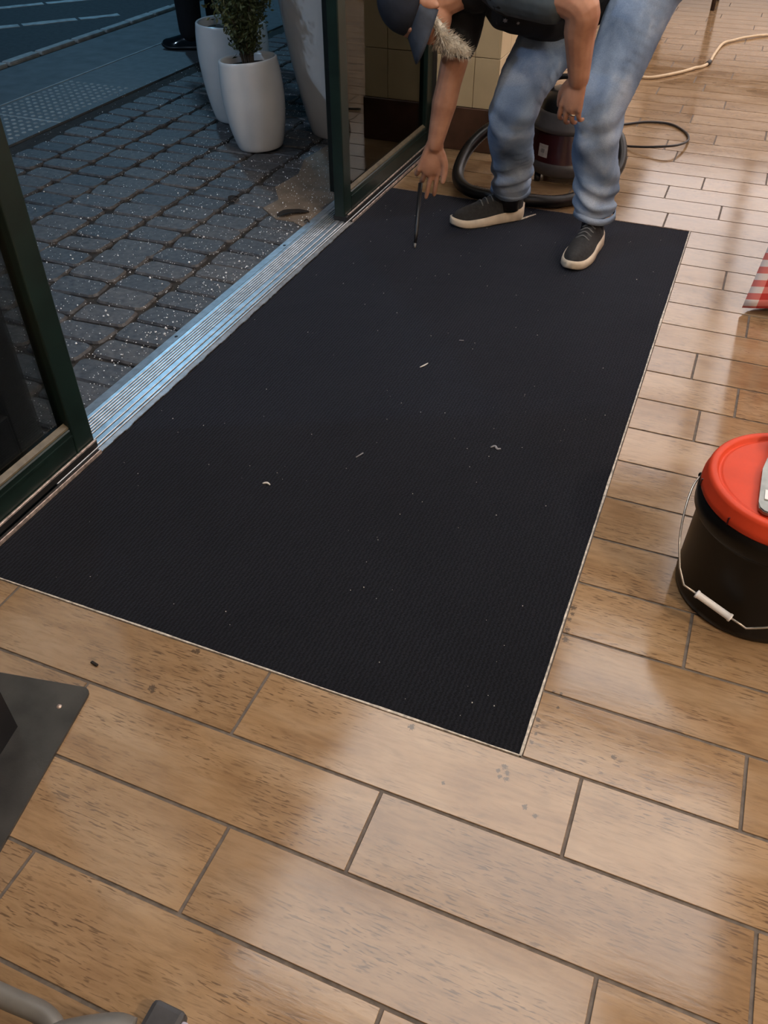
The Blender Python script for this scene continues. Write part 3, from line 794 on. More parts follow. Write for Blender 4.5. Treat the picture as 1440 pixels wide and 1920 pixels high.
b = bmesh.new(); box(b, -0.829, -0.811, -0.117, -0.111, 0.0003, 0.004, bev=0.0012); o = bm_obj('wood_chip', b, M['dryleaf']); rooted(o, (-0.82, -0.114, 0)); o.rotation_euler = (0, 0, -0.2)
tag(o, 'tiny dark chip on the tiles near the grey base plate', 'chip')

# salt grains on the pavers
b = bmesh.new()
for k in range(9000):
    t_ = rng.random() ** 1.5
    x = -1.40 - t_ * 1.75; y = rng.uniform(0.3, 4.6)
    r = rng.uniform(0.0008, 0.0026) * (1.9 if rng.random() < 0.08 else 1.0)
    if any((x - q[0]) ** 2 + (y - q[1]) ** 2 < 0.16 ** 2 for q in ((-1.985, 2.70), (-2.30, 3.06), (-1.735, 3.07))): continue
    if x < -2.3 and rng.random() < 0.5: continue
    mm = Matrix.Translation((x, y, 0.0005 + r * 0.6)) @ Matrix.Rotation(rng.random() * 6.28, 4, 'Z') @ Matrix.Rotation(rng.random() * 3, 4, 'X') @ Matrix.Diagonal((1, rng.uniform(0.6, 1.2), rng.uniform(0.5, 1), 1))
    vs = [b.verts.new(mm @ Vector(p)) for p in ((r, 0, 0), (-r, 0, 0), (0, r, 0), (0, -r, 0), (0, 0, r), (0, 0, -r))]
    for f in ((0, 2, 4), (2, 1, 4), (1, 3, 4), (3, 0, 4), (2, 0, 5), (1, 2, 5), (3, 1, 5), (0, 3, 5)): b.faces.new([vs[i] for i in f])
tag(bm_obj('salt_grains', b, M['salt']), 'white de-icing salt grains sprinkled over the dark pavers', 'salt', kind='stuff')
# dry leaves
def leaf(x, y, L, wd_, rot, label):
    b = bmesh.new(); n = 8; A = []; B = []; C = []
    for k in range(n + 1):
        t_ = k / n; w_ = wd_ * math.sin(math.pi * (0.08 + 0.88 * t_)) * (1 + 0.3 * math.sin(9 * t_))
        c = Vector(((t_ - 0.5) * L, 0.004 * math.sin(3 * t_), 0.006 + 0.006 * math.sin(4 * t_)))
        A.append(b.verts.new(c + Vector((0, w_, 0.005)))); B.append(b.verts.new(c)); C.append(b.verts.new(c - Vector((0, w_, -0.004))))
    for k in range(n): b.faces.new((A[k], A[k + 1], B[k + 1], B[k])); b.faces.new((B[k], B[k + 1], C[k + 1], C[k]))
    o = bm_obj('dry_leaf', b, M['dryleaf']); o.location = (x, y, 0); o.rotation_euler = (0, 0, rot)
    s = o.modifiers.new('t', 'SOLIDIFY'); s.thickness = 0.0012
    tag(o, label, 'leaf', 'dry leaves on the pavement')
leaf(-1.473, 2.02, 0.13, 0.022, 0.75, 'dark curled dry leaf on the pavers by the threshold corner')
leaf(-1.386, 1.965, 0.022, 0.006, 0.2, 'tiny dark leaf scrap at the edge of the threshold')
leaf(-1.77, 2.07, 0.06, 0.014, 1.4, 'small dark leaf on the pavers in front of the white pots')

# ------------------------------------------------------------------ planters
def planter(name, c, prof, label, soil_r, soil_z, tilt=0.0):
    t = empty(name, (c[0], c[1], 0.0), label, 'planter')
    b = bmesh.new()
    n = len(prof)
    P = [Vector((r, 0, z)) for r, z in prof]; P = catmull(P, 6)
    out = [(p.x, p.z) for p in P]
    rt, zt = out[-1]
    out += [(rt - 0.004, zt + 0.004), (rt - 0.012, zt + 0.002), (rt - 0.016, zt - 0.01), (rt - 0.02, soil_z - 0.02)]
    lathe(b, [(0.0005, out[0][1])] + out, c, 56)
    bm_obj('pot', b, M['pot'], t, True)
    b = bmesh.new(); lathe(b, [(soil_r, soil_z - 0.004), (soil_r * 0.6, soil_z + 0.004), (0.0005, soil_z + 0.01)], c, 32); bm_obj('soil', b, M['soil'], t, True)
    t.rotation_euler = (0, -tilt, 0)
    return t
def foliage(t, c, z0, shape, nleaf, size, mat, seed):
    """stems fanning from the soil, small leaves on sprigs"""
    rg = random.Random(seed); bs = bmesh.new(); bl = bmesh.new()
    H, spread = shape
    sprigs = []
    for s in range(26):
        a = rg.random() * 6.283; rr = spread * math.sqrt(rg.random())
        top = Vector((c[0] + rr * math.cos(a), c[1] + rr * math.sin(a), z0 + H * rg.uniform(0.55, 1.0)))
        base = Vector((c[0] + 0.02 * math.cos(a), c[1] + 0.02 * math.sin(a), z0))
        mid = base.lerp(top, 0.45) + Vector((-(top.x - base.x) * 0.22, -(top.y - base.y) * 0.22, 0.02))
        P = catmull([base, mid, top], 6); sprigs.append(P)
        tube(bs, P, [0.0055 * (1 - 0.75 * i / (len(P) - 1)) for i in range(len(P))], 5)
    for k in range(nleaf):
        P = rg.choice(sprigs); f = rg.uniform(0.22, 1.0) * (len(P) - 1); i = min(int(f), len(P) - 2)
        q = P[i].lerp(P[i + 1], f - i)
        q = q + Vector((rg.gauss(0, 1), rg.gauss(0, 1), rg.gauss(0, 1))) * (0.010 + 0.020 * f / len(P))
        d = Vector((rg.gauss(0, 1), rg.gauss(0, 1), rg.gauss(0.5, 1))).normalized(); L = size * rg.uniform(0.7, 1.4)
        sd = d.orthogonal().normalized(); sd = Matrix.Rotation(rg.random() * 6.28, 3, d) @ sd; nn = d.cross(sd)
        v = [bl.verts.new(q), bl.verts.new(q + d * L * 0.5 + sd * L * 0.22 + nn * L * 0.06), bl.verts.new(q + d * L), bl.verts.new(q + d * L * 0.5 - sd * L * 0.22 + nn * L * 0.06)]
        bl.faces.new((v[0], v[1], v[2])); bl.faces.new((v[0], v[2], v[3]))
    bm_obj('stem', bs, M['bark'], t, True)
    o = bm_obj('foliage', bl, mat, t); tag(o, kind='stuff')
c1 = (-1.985, 2.70)
t = planter('white_planter', c1, [(0.088, 0.0), (0.105, 0.012), (0.128, 0.10), (0.140, 0.20), (0.138, 0.30), (0.130, 0.372)], 'white glazed vase-shaped planter with a leafy shrub, in front', 0.112, 0.345, 0.075)
foliage(t, c1, 0.34, (0.46, 0.128), 4800, 0.021, M['leaf'], 5)
c2 = (-2.30, 3.06)
t = planter('white_planter', c2, [(0.105, 0.0), (0.125, 0.012), (0.155, 0.13), (0.172, 0.27), (0.172, 0.37), (0.166, 0.43)], 'white planter with dark foliage standing behind the front planter', 0.145, 0.40)
foliage(t, c2, 0.39, (0.5, 0.16), 2600, 0.022, M['leaf2'], 9)
c3 = (-1.735, 3.07)
t = planter('tall_white_planter', c3, [(0.135, 0.0), (0.155, 0.015), (0.215, 0.25), (0.268, 0.55), (0.295, 0.80), (0.305, 0.95)], 'big tall white planter flaring upward beside the dark door frame', 0.27, 0.90)
foliage(t, c3, 0.89, (0.7, 0.25), 2600, 0.03, M['leaf2'], 12)

# ------------------------------------------------------------------ shoes (shared by both people)
def make_shoe(parent, heel, toe, mats, nm='shoe', L=None, open_top=0.10, lift=0.0, sole_h=0.034):
    heel = Vector(heel); toe = Vector(toe); d = toe - heel; L = d.length; d.normalize(); s = Vector((d.y, -d.x, 0)); up = Vector((0, 0, 1))
    def ring_pts(f, grow, z0, z1, n=18, top=False):
        # half width along the shoe
        w = 0.036 + 0.016 * math.sin(math.pi * min(f * 1.05, 1.0) ** 1.35) - 0.006 * math.exp(-((f - 0.42) / 0.16) ** 2)
        if f < 0.12: w *= math.sqrt(max(1 - ((0.12 - f) / 0.125) ** 2, 0.04))
        if f > 0.78: w *= math.sqrt(max(1 - ((f - 0.78) / 0.225) ** 2, 0.03))
        return (w + grow)
    # sole
    b = bmesh.new(); n = 26; rows = []
    for k in range(n + 1):
        f = k / n; w = ring_pts(f, 0.003, 0, 0)
        c = heel + d * (L * f)
        hh = sole_h * (1.25 - 0.55 * f) + 0.004
        spring = 0.014 * max(0, (f - 0.8) / 0.2) ** 2 + 0.010 * max(0, (0.12 - f) / 0.12) ** 2
        rows.append([b.verts.new(c + s * (w * q) + up * (z_ + spring + lift)) for q, z_ in ((-0.9, 0.0), (-1.02, 0.006), (-1.0, hh * 0.6), (-0.93, hh), (0.93, hh), (1.0, hh * 0.6), (1.02, 0.006), (0.9, 0.0))])
    for A, B in zip(rows, rows[1:]):
        for i in range(8): b.faces.new((A[i], A[(i + 1) % 8], B[(i + 1) % 8], B[i]))
    b.faces.new(rows[0]); b.faces.new(rows[-1][::-1])
    # upper
    u = bmesh.new(); rows = []; n = 26
    for k in range(n + 1):
        f = k / n; w = ring_pts(f, 0.0, 0, 0); c = heel + d * (L * (0.012 + 0.972 * f))
        base = sole_h * (1.25 - 0.55 * f) * 0.75 + lift + 0.014 * max(0, (f - 0.8) / 0.2) ** 2
        if f < 0.32: hgt = 0.088 - 0.03 * abs(f - 0.05) - 0.05 * max(0, (0.05 - f) / 0.05) ** 2
        else: hgt = 0.088 - 0.008 - (f - 0.32) / 0.68 * 0.046
        if f > 0.86: hgt *= math.sqrt(max(1 - ((f - 0.86) / 0.15) ** 2, 0.05))
        ring = []
        m_ = 12
        for i in range(m_ + 1):
            a = math.pi * i / m_
            ex = 0.75 if f < 0.3 else 0.85
            cx_ = math.copysign(abs(math.cos(a)) ** ex, math.cos(a)); sz = math.sin(a) ** 0.8
            ww = w * (1 - 0.28 * sz)
            ring.append(u.verts.new(c + s * (cx_ * ww) + up * (base + hgt * sz)))
        rows.append(ring)
    for A, B in zip(rows, rows[1:]):
        for i in range(len(A) - 1): u.faces.new((A[i], A[i + 1], B[i + 1], B[i]))
    u.faces.new(rows[0]); u.faces.new(rows[-1][::-1])
    o = bm_obj(nm, u, mats[0], parent, True)
    bm_obj('sole', b, mats[1], o, True)
    if mats[2] is not None:
        l = bmesh.new()
        for q in (0.40, 0.47, 0.54, 0.61):
            c = heel + d * (L * q); z = sole_h * (1.25 - 0.55 * q) * 0.75 + 0.080 - (q - 0.32) / 0.68 * 0.046 + lift
            tube(l, catmull([c - s * 0.024 + up * (z - 0.010), c + up * (z + 0.0035), c + s * 0.024 + up * (z - 0.010)], 4), 0.0028, 6)
        bm_obj('lace', l, mats[2], o, True)
    return o

# ------------------------------------------------------------------ the bent man
def orth(U, F):
    U = Vector(U).normalized(); F = Vector(F); F = (F - U * F.dot(U)).normalized(); S = U.cross(F)
    return S, F, U
HS, HF, HU = orth((-0.85, -0.45, 0.26), (-0.17, -0.30, -0.94))
HO = Vector((-0.950, 1.968, 0.766))
def hd(s, f, u): return HO + HS * s + HF * f + HU * u
HM = Matrix((HS, HF, HU)).transposed()

R_SH, R_EL, R_WR = Vector((-0.835, 2.13, 0.775)), Vector((-0.872, 2.085, 0.520)), Vector((-0.905, 2.055, 0.322))
L_SH, L_EL, L_WR = Vector((-0.655, 1.955, 0.835)), Vector((-0.425, 1.885, 0.805)), Vector((-0.413, 1.945, 0.605))
R_AN, R_KN, R_HP = Vector((-0.675, 2.285, 0.09)), Vector((-0.645, 2.105, 0.46)), Vector((-0.50, 2.42, 0.86))
L_AN, L_KN, L_HP = Vector((-0.330, 2.165, 0.09)), Vector((-0.362, 2.115, 0.47)), Vector((-0.285, 2.285, 0.86))

def hand(bm, Wp, D, Nn, T, curls, thumb_dir, thumb_len=0.06, size=1.0):
    D = D.normalized(); Nn = (Nn - D * Nn.dot(D)).normalized(); T = (T - D * T.dot(D)); T = (T - Nn * T.dot(Nn)).normalized()
    kn = []
    for i in range(4):
        k = Wp + D * (0.092 - 0.004 * abs(i - 1)) * size + T * (0.0315 - i * 0.021) * size
        kn.append(k)
        capsule(bm, [Wp + T * (0.014 - i * 0.009) * size, k], [0.0155 * size, 0.0105 * size], 10)
    ellipsoid(bm, Wp + D * 0.055 * size - Nn * 0.002, (0.036 * size, 0.05 * size, 0.0145 * size), Matrix((T, D, Nn)).transposed(), 16, 10)
    lens = [0.074, 0.082, 0.076, 0.060]
    for i in range(4):
        p = kn[i]; a = 0.0; P = [p]; fan = (1.5 - i) * 0.05
        for j, fr in enumerate((0.45, 0.30, 0.25)):
            a += curls[i][j]
            dv = (D * math.cos(a) + Nn * math.sin(a) + T * fan).normalized()
            p = p + dv * lens[i] * fr * size; P.append(p)
        capsule(bm, P, [0.0090 * size, 0.0082 * size, 0.0078 * size, 0.0068 * size], 10, 4)
    tb = Wp + D * 0.022 * size + T * 0.024 * size
    td = thumb_dir.normalized()
    capsule(bm, [tb, tb + (td + T * 0.5).normalized() * 0.036 * size, tb + (td + T * 0.5).normalized() * 0.036 * size + td * 0.032 * size, tb + (td + T * 0.5).normalized() * 0.036 * size + (td * 0.055 - T * 0.004) * size],
            [0.0165 * size, 0.0125 * size, 0.0108 * size, 0.0085 * size], 10, 4)
    return kn

b = bmesh.new()
# torso, pelvis and legs (mostly under the clothes)
TORSO = [(-0.405, 2.385, 0.935), (-0.51, 2.29, 0.925), (-0.63, 2.18, 0.90), (-0.735, 2.10, 0.865), (-0.79, 2.07, 0.835)]
capsule(b, TORSO, [0.125, 0.125, 0.135, 0.12, 0.075], 18)
capsule(b, [R_SH, Vector(TORSO[3]), L_SH], [0.055, 0.09, 0.055], 14)
capsule(b, [TORSO[4], hd(0, -0.035, -0.07), hd(0, -0.025, -0.02)], [0.068, 0.058, 0.055], 14)
for hp, kn_, an in ((R_HP, R_KN, R_AN), (L_HP, L_KN, L_AN)):
    capsule(b, [Vector((-0.40, 2.36, 0.90)), hp, kn_, an], [0.10, 0.080, 0.046, 0.030], 14)
# arms
capsule(b, [R_SH, R_SH.lerp(R_EL, 0.5) + Vector((0.004, -0.004, 0)), R_EL, R_EL.lerp(R_WR, 0.35), R_WR], [0.056, 0.050, 0.042, 0.043, 0.028], 14)
capsule(b, [L_SH, L_SH.lerp(L_EL, 0.5) + Vector((0, -0.008, 0.015)), L_EL, L_EL.lerp(L_WR, 0.35), L_WR], [0.058, 0.055, 0.050, 0.047, 0.032], 14)
# right hand: first two fingers point at the mat
DR = Vector((-0.20, -0.04, -0.98)); NR = Vector((-0.35, -0.85, 0.05)); TR = Vector((-0.9, 0.35, 0.2))
hand(b, R_WR, DR, Vector((-0.35, 0.92, 0.0)), Vector((0.93, 0.37, 0.0)), [(0.05, 0.08, 0.1), (0.02, 0.05, 0.05), (0.35, 0.6, 0.4), (0.55, 0.8, 0.5)], Vector((0.05, -0.12, -0.95)), size=1.1)
# left hand: loosely closed, resting on the knee
DL = Vector((-0.16, 0.02, -0.98))
KN_L = hand(b, L_WR, DL, Vector((0.25, 0.95, -0.1)), Vector((-0.95, 0.25, 0.1)), [(0.25, 0.55, 0.4), (0.28, 0.6, 0.45), (0.30, 0.6, 0.45), (0.36, 0.65, 0.5)], Vector((-0.25, 0.35, -0.9)), size=0.98)
# head
ellipsoid(b, hd(0, -0.012, 0.03), (0.076, 0.096, 0.085), HM)
ellipsoid(b, hd(0, 0.028, -0.035), (0.062, 0.066, 0.085), HM)
ellipsoid(b, hd(0, 0.055, -0.095), (0.036, 0.032, 0.028), HM, 14, 8)
capsule(b, [hd(0, 0.088, 0.004), hd(0, 0.104, -0.018), hd(0, 0.116, -0.038)], [0.009, 0.012, 0.016], 10)
for s in (-1, 1):
    ellipsoid(b, hd(0.014 * s, 0.103, -0.040), (0.010, 0.010, 0.009), HM, 10, 6)
    ellipsoid(b, hd(0.036 * s, 0.062, -0.035), (0.026, 0.026, 0.024), HM, 12, 8)
    ellipsoid(b, hd(0.078 * s, -0.006, -0.020), (0.011, 0.020, 0.033), HM, 12, 8)
    ellipsoid(b, hd(0.080 * s, -0.004, -0.046), (0.010, 0.010, 0.010), HM, 10, 6)
    capsule(b, [hd(0.012 * s, 0.090, 0.012), hd(0.048 * s, 0.074, 0.010)], [0.010, 0.009], 8)
capsule(b, [hd(-0.022, 0.084, -0.066), hd(0, 0.094, -0.064), hd(0.022, 0.084, -0.066)], [0.006, 0.009, 0.006], 8)
capsule(b, [hd(-0.020, 0.082, -0.076), hd(0, 0.091, -0.077), hd(0.020, 0.082, -0.076)], [0.006, 0.009, 0.006], 8)
me = remeshed('person', b, 0.0036, 3)
man = link('person', me, M['skin'], None, True); rooted(man, (-0.50, 2.2, 0.0))
tag(man, 'man in navy cap, black shirt and blue jeans bending over the mat, hand on knee', 'person')
for s in (-1, 1):
    b = bmesh.new(); ellipsoid(b, hd(0.030 * s, 0.078, -0.006), (0.010, 0.008, 0.006), HM, 12, 8); e = bm_obj('eye', b, M['white'], man, True)
    b = bmesh.new(); ellipsoid(b, hd(0.030 * s, 0.0845, -0.007), (0.005, 0.003, 0.005), HM, 10, 6); bm_obj('iris', b, M['post'], e, True)
# shirt
b = bmesh.new()
capsule(b, [(-0.43, 2.37, 0.92), (-0.52, 2.285, 0.905), (-0.63, 2.185, 0.868), (-0.735, 2.105, 0.845), (-0.79, 2.07, 0.825)], [0.155, 0.172, 0.182, 0.158, 0.095], 22)
capsule(b, [(-0.50, 2.24, 0.80), (-0.575, 2.165, 0.765), (-0.68, 2.10, 0.775)], [0.130, 0.115, 0.095], 18)
capsule(b, [R_SH, Vector(TORSO[3]), L_SH], [0.080, 0.12, 0.080], 16)
capsule(b, [R_SH, R_SH.lerp(R_EL, 0.55)], [0.078, 0.066], 16)
me = remeshed('shirt', b, 0.007, 4)
displace(me, lambda p: 0.007 * mnoise.noise(Vector((p.x * 9, p.y * 9, p.z * 16))) + 0.003 * mnoise.noise(p * 30))
shirt = link('shirt', me, M['shirt'], man, True)
b = bmesh.new(); capsule(b, [L_SH, L_SH.lerp(L_EL, 0.62)], [0.080, 0.070], 18)
me = remeshed('sleeve', b, 0.006, 2); slv = link('sleeve', me, M['sleeve'], shirt, True); tag(slv, 'grey-blue sleeve above the hand on the knee')
# jeans
def leg_pts(hp, kn_, an, bow):
    return [hp, hp.lerp(kn_, 0.5) + bow, kn_, kn_.lerp(an, 0.5) + Vector((0, 0.012, 0)), Vector((an.x, an.y, 0.125))]
RL = leg_pts(R_HP, R_KN, R_AN, Vector((0.0, -0.01, 0))); LLG = leg_pts(L_HP, L_KN, L_AN, Vector((0.0, 0.0, 0)))
b = bmesh.new()
capsule(b, [R_HP, L_HP], [0.135, 0.135], 18)
capsule(b, [R_HP.lerp(L_HP, 0.5), Vector((-0.43, 2.37, 0.93))], [0.16, 0.155], 18)
for P, rr in ((RL, (0.120, 0.101, 0.084, 0.077, 0.072)), (LLG, (0.115, 0.098, 0.083, 0.077, 0.070))):
    PP = catmull(P, 8); n8 = 8; R = []
    for i in range(4):
        for k in range(n8): R.append(rr[i] + (rr[i + 1] - rr[i]) * k / n8)
    R.append(rr[-1])
    tube(b, PP, R, 20)
me = remeshed('jeans', b, 0.0065, 4)
axes = [catmull(RL, 8), catmull(LLG, 8)]
def denim_fold(p):
    z = p.z
    if z > 0.95: return 0.0
    ph = mnoise.noise(Vector((p.x * 7, p.y * 7, 1.7))) * 2.2
    leg = 0 if (p - RL[2]).length + (p - RL[4]).length < (p - LLG[2]).length + (p - LLG[4]).length else 1
    ax = min(axes[leg], key=lambda q: (q - p).length_squared)
    rel = p - ax; ang = math.atan2(rel.y, rel.x)
    hem = min(max((z - 0.135) / 0.03, 0), 1)
    low = math.exp(-((z - 0.17) / 0.065) ** 2) * hem
    knee = math.exp(-((z - 0.43) / 0.05) ** 2)
    mid = math.exp(-((z - 0.30) / 0.08) ** 2)
    f1 = math.sin(z * 96 + ang * (2 if leg else -2) + ph * 1.4)
    f2 = math.sin(z * 62 - ang * (2 if leg else -2) + ph * 1.6)
    f1 = math.copysign(abs(f1) ** 0.7, f1)
    d = 0.0085 * low * f1 + 0.0055 * knee * f2 + 0.0055 * mid * math.sin(z * 34 + 3 * ang + ph) + 0.006 * hem * mnoise.noise(Vector((p.x * 16, p.y * 16, p.z * 9)))
    return d + 0.0035 * hem * (1 - low) * math.sin(4 * ang + 10 * z + ph)
displace(me, denim_fold)
jeans = link('jeans', me, M['denim'], man, True)
for P, rr in ((RL, 0.0710), (LLG, 0.0690)):
    bb = bmesh.new(); c = P[-1]
    ring = [Vector((c.x + (rr + 0.002 * math.sin(3 * a)) * math.cos(a), c.y + (rr + 0.002 * math.sin(3 * a)) * math.sin(a), 0.132 + 0.005 * math.sin(2 * a))) for a in np.linspace(0, 2 * math.pi, 40)]
    low = [q - Vector((0, 0, 0.022)) for q in ring]
    A = [bb.verts.new(q) for q in ring[:-1]]; B = [bb.verts.new(q) for q in low[:-1]]
    A2 = [bb.verts.new(q + Vector(((q.x - c.x), (q.y - c.y), 0)).normalized() * 0.0035) for q in ring[:-1]]; B2 = [bb.verts.new(q + Vector(((q.x - c.x), (q.y - c.y), 0)).normalized() * 0.0065) for q in low[:-1]]
    n = len(A)
    for i in range(n):
        j = (i + 1) % n
        bb.faces.new((A2[i], A2[j], B2[j], B2[i])); bb.faces.new((A[i], A[j], A2[j], A2[i])); bb.faces.new((B2[i], B2[j], B[j], B[i]))
    bm_obj('hem', bb, M['denim'], jeans, True)
for an in (R_AN, L_AN):
    b = bmesh.new(); tube(b, [(an.x, an.y, 0.045), (an.x, an.y, 0.09), (an.x, an.y, 0.15)], [0.040, 0.039, 0.042], 18); bm_obj('sock', b, M['post'], man, True)
# shoes
make_shoe(man, (-0.632, 2.345, 0.001), (-0.858, 2.140, 0.001), (M['shoe'], M['sole'], M['lace']))
make_shoe(man, (-0.318, 2.222, 0.001), (-0.352, 1.920, 0.001), (M['shoe'], M['sole'], M['lace']))
# cap
b = bmesh.new()
rings = []
for j in range(13):
    a = math.pi / 2 * j / 12 * 1.12
    rings.append([b.verts.new(hd(0.086 * math.sin(a) * math.cos(t_), -0.010 + 0.106 * math.sin(a) * math.sin(t_), 0.028 + 0.102 * math.cos(a))) for t_ in np.linspace(0, 2 * math.pi, 33)[:-1]])
for A, B in zip(rings[1:], rings[2:]):
    for i in range(32): b.faces.new((A[i], A[(i + 1) % 32], B[(i + 1) % 32], B[i]))
b.faces.new(rings[1])
bmesh.ops.delete(b, geom=rings[0], context='VERTS')
cap = bm_obj('cap', b, M['cap'], man, True)
sm = cap.modifiers.new('t', 'SOLIDIFY'); sm.thickness = 0.003
BF = (HF * 0.95 + HS * 0.30).normalized(); BS = HU.cross(BF) * -1.0
b = bmesh.new()
rows = []
for i in range(21):
    t_ = -1 + 2 * i / 20
    s_ = 0.078 * t_; f0 = -0.010 + 0.104 * math.sqrt(max(1 - (t_ * 0.90) ** 2, 0)); ext = 0.082 * (1 - abs(t_) ** 3)
    rows.append([b.verts.new(HO + BS * s_ + BF * (f0 - 0.006 + ext * q) + HU * (0.014 - 0.045 * q - 0.016 * t_ * t_ * (0.5 + q))) for q in np.linspace(0, 1, 6)])
for R0, R1 in zip(rows, rows[1:]):
    for k in range(5): b.faces.new((R0[k], R0[k + 1], R1[k + 1], R1[k]))
br = bm_obj('brim', b, M['brim'], cap, True); sm = br.modifiers.new('t', 'SOLIDIFY'); sm.thickness = 0.0035
b = bmesh.new(); bmesh.ops.create_icosphere(b, subdivisions=2, radius=0.007, matrix=Matrix.Translation(hd(0, -0.01, 0.131))); bm_obj('cap_button', b, M['cap'], cap, True)
# beard
b = bmesh.new()
capsule(b, [hd(-0.058, 0.030, -0.050), hd(-0.045, 0.060, -0.090), hd(0, 0.082, -0.106), hd(0.045, 0.060, -0.090), hd(0.058, 0.030, -0.050)], [0.012, 0.018, 0.024, 0.018, 0.012], 12)
capsule(b, [hd(0, 0.076, -0.100), hd(0.004, 0.084, -0.145), hd(0.008, 0.092, -0.190)], [0.030, 0.030, 0.017], 12)
me = remeshed('beard', b, 0.004, 1)
bb = bmesh.new(); bb.from_mesh(me); bpy.data.meshes.remove(me)
bb.verts.ensure_lookup_table(); src = [(v.co.copy(), v.normal.copy()) for v in bb.verts]
rgb_ = random.Random(4)
for k in range(900):
    c, nn = rgb_.choice(src); dv = (nn + (HF * 0.5 - HU * 0.8) * 0.7 + Vector((rgb_.gauss(0, 0.35), rgb_.gauss(0, 0.35), rgb_.gauss(0, 0.35)))).normalized()
    L_ = rgb_.uniform(0.010, 0.024); sd = dv.orthogonal().normalized() * 0.0011; s2 = dv.cross(sd)
    v = [bb.verts.new(c - nn * 0.002 + sd), bb.verts.new(c - nn * 0.002 - sd * 0.5 + s2), bb.verts.new(c - nn * 0.002 - sd * 0.5 - s2), bb.verts.new(c + dv * L_)]
    for f in ((0, 1, 3), (1, 2, 3), (2, 0, 3)): bb.faces.new([v[q] for q in f])
bm_obj('beard', bb, M['beard'], man)
# ring on the left hand, print on the shirt
b = bmesh.new()
kc = KN_L[2] + DL.normalized() * 0.014 + Vector((0.004, 0.007, 0))
zt = Vector((0.0, 0.4, -0.92)).normalized(); u1 = zt.orthogonal().normalized(); u2 = zt.cross(u1)
tube(b, [kc + (u1 * math.cos(a) + u2 * math.sin(a)) * 0.0112 for a in np.linspace(0, 2 * math.pi, 25)], 0.0022, 8); bm_obj('ring', b, M['gold'], man, True)

for c, nn, w_ in (((-0.6771, 2.02, 0.7288), (0.157, -0.884, -0.441), 0.008), ((-0.6384, 2.0303, 0.7224), (0.244, -0.888, -0.39), 0.0055)):
    c = Vector(c); nn = Vector(nn).normalized(); u1 = nn.orthogonal().normalized(); u2 = nn.cross(u1); b = bmesh.new(); ring = []
    for k in range(12):
        a = 2 * math.pi * k / 12; r_k = w_ * (1.0 if k % 2 else 0.55); ring.append(c + (u1 * math.cos(a) + u2 * math.sin(a)) * r_k)
    A = [b.verts.new(q + nn * 0.0022) for q in ring]; B = [b.verts.new(q - nn * 0.003) for q in ring]; b.faces.new(A)
    for k in range(12): b.faces.new((A[k], B[k], B[(k + 1) % 12], A[(k + 1) % 12]))
    tag(bm_obj('chest_print', b, M['greylint'], shirt), 'small white mark printed on the black shirt')

# thin dark tool held to the mat
t = empty('marking_tool', (-0.918, 1.909, 0), 'thin dark pen-like tool with grey tip held down to the mat', 'tool')
b = bmesh.new(); tube(b, [(-0.9205, 1.918, 0.012), (-0.925, 1.94, 0.045), (-0.9475, 2.035, 0.19)], [0.0045, 0.0075, 0.008], 10); bm_obj('barrel', b, M['black'], t, True)
b = bmesh.new(); tube(b, [(-0.918, 1.909, 0.0015), (-0.9205, 1.918, 0.014)], [0.0035, 0.005], 10); bm_obj('tip', b, M['greytube'], t, True)

# ------------------------------------------------------------------ vacuum cleaner
VC = (-0.585, 2.83)
vac = empty('vacuum_cleaner', (VC[0], VC[1], 0), 'maroon and grey canister vacuum with black hose behind the bent man', 'vacuum')
b = bmesh.new(); lathe(b, [(0.0005, 0.035), (0.125, 0.035), (0.150, 0.048), (0.158, 0.085), (0.150, 0.095)], VC, 48); bm_obj('base_tub', b, M['vacgrey'], vac, True)
b = bmesh.new(); lathe(b, [(0.150, 0.093), (0.147, 0.10), (0.141, 0.205), (0.137, 0.212)], VC, 48); drum = bm_obj('drum', b, M['maroon'], vac, True)
b = bmesh.new(); lathe(b, [(0.138, 0.208), (0.152, 0.214), (0.152, 0.232), (0.140, 0.240), (0.136, 0.275), (0.124, 0.284)], VC, 48); bm_obj('collar', b, M['vacgrey'], vac, True)
b = bmesh.new(); lathe(b, [(0.126, 0.282), (0.118, 0.315), (0.095, 0.345), (0.05, 0.358), (0.0005, 0.36)], VC, 40); hd_ = bm_obj('motor_head', b, M['black'], vac, True)
b = bmesh.new(); tube(b, catmull([(VC[0] - 0.085, VC[1] - 0.02, 0.33), (VC[0] - 0.08, VC[1] - 0.02, 0.385), (VC[0], VC[1] - 0.02, 0.40), (VC[0] + 0.08, VC[1] - 0.02, 0.385), (VC[0] + 0.085, VC[1] - 0.02, 0.33)], 6), 0.011, 10); bm_obj('carry_handle', b, M['black'], hd_, True)
for s in (-1, 1):
    b = bmesh.new(); box(b, VC[0] + s * 0.148 - 0.012, VC[0] + s * 0.148 + 0.012, VC[1] - 0.025, VC[1] + 0.025, 0.17, 0.255, bev=0.004, seg=2); bm_obj('latch', b, M['black'], vac)
for a in (45, 135, 225, 315):
    cx_, cy_ = VC[0] + 0.125 * math.cos(math.radians(a)), VC[1] + 0.125 * math.sin(math.radians(a))
    b = bmesh.new(); tube(b, [(cx_ - 0.010, cy_, 0.0185), (cx_ + 0.010, cy_, 0.0185)], 0.018, 16); box(b, cx_ - 0.013, cx_ + 0.013, cy_ - 0.008, cy_ + 0.008, 0.02, 0.045, bev=0.002); bm_obj('caster', b, M['black'], vac, True)
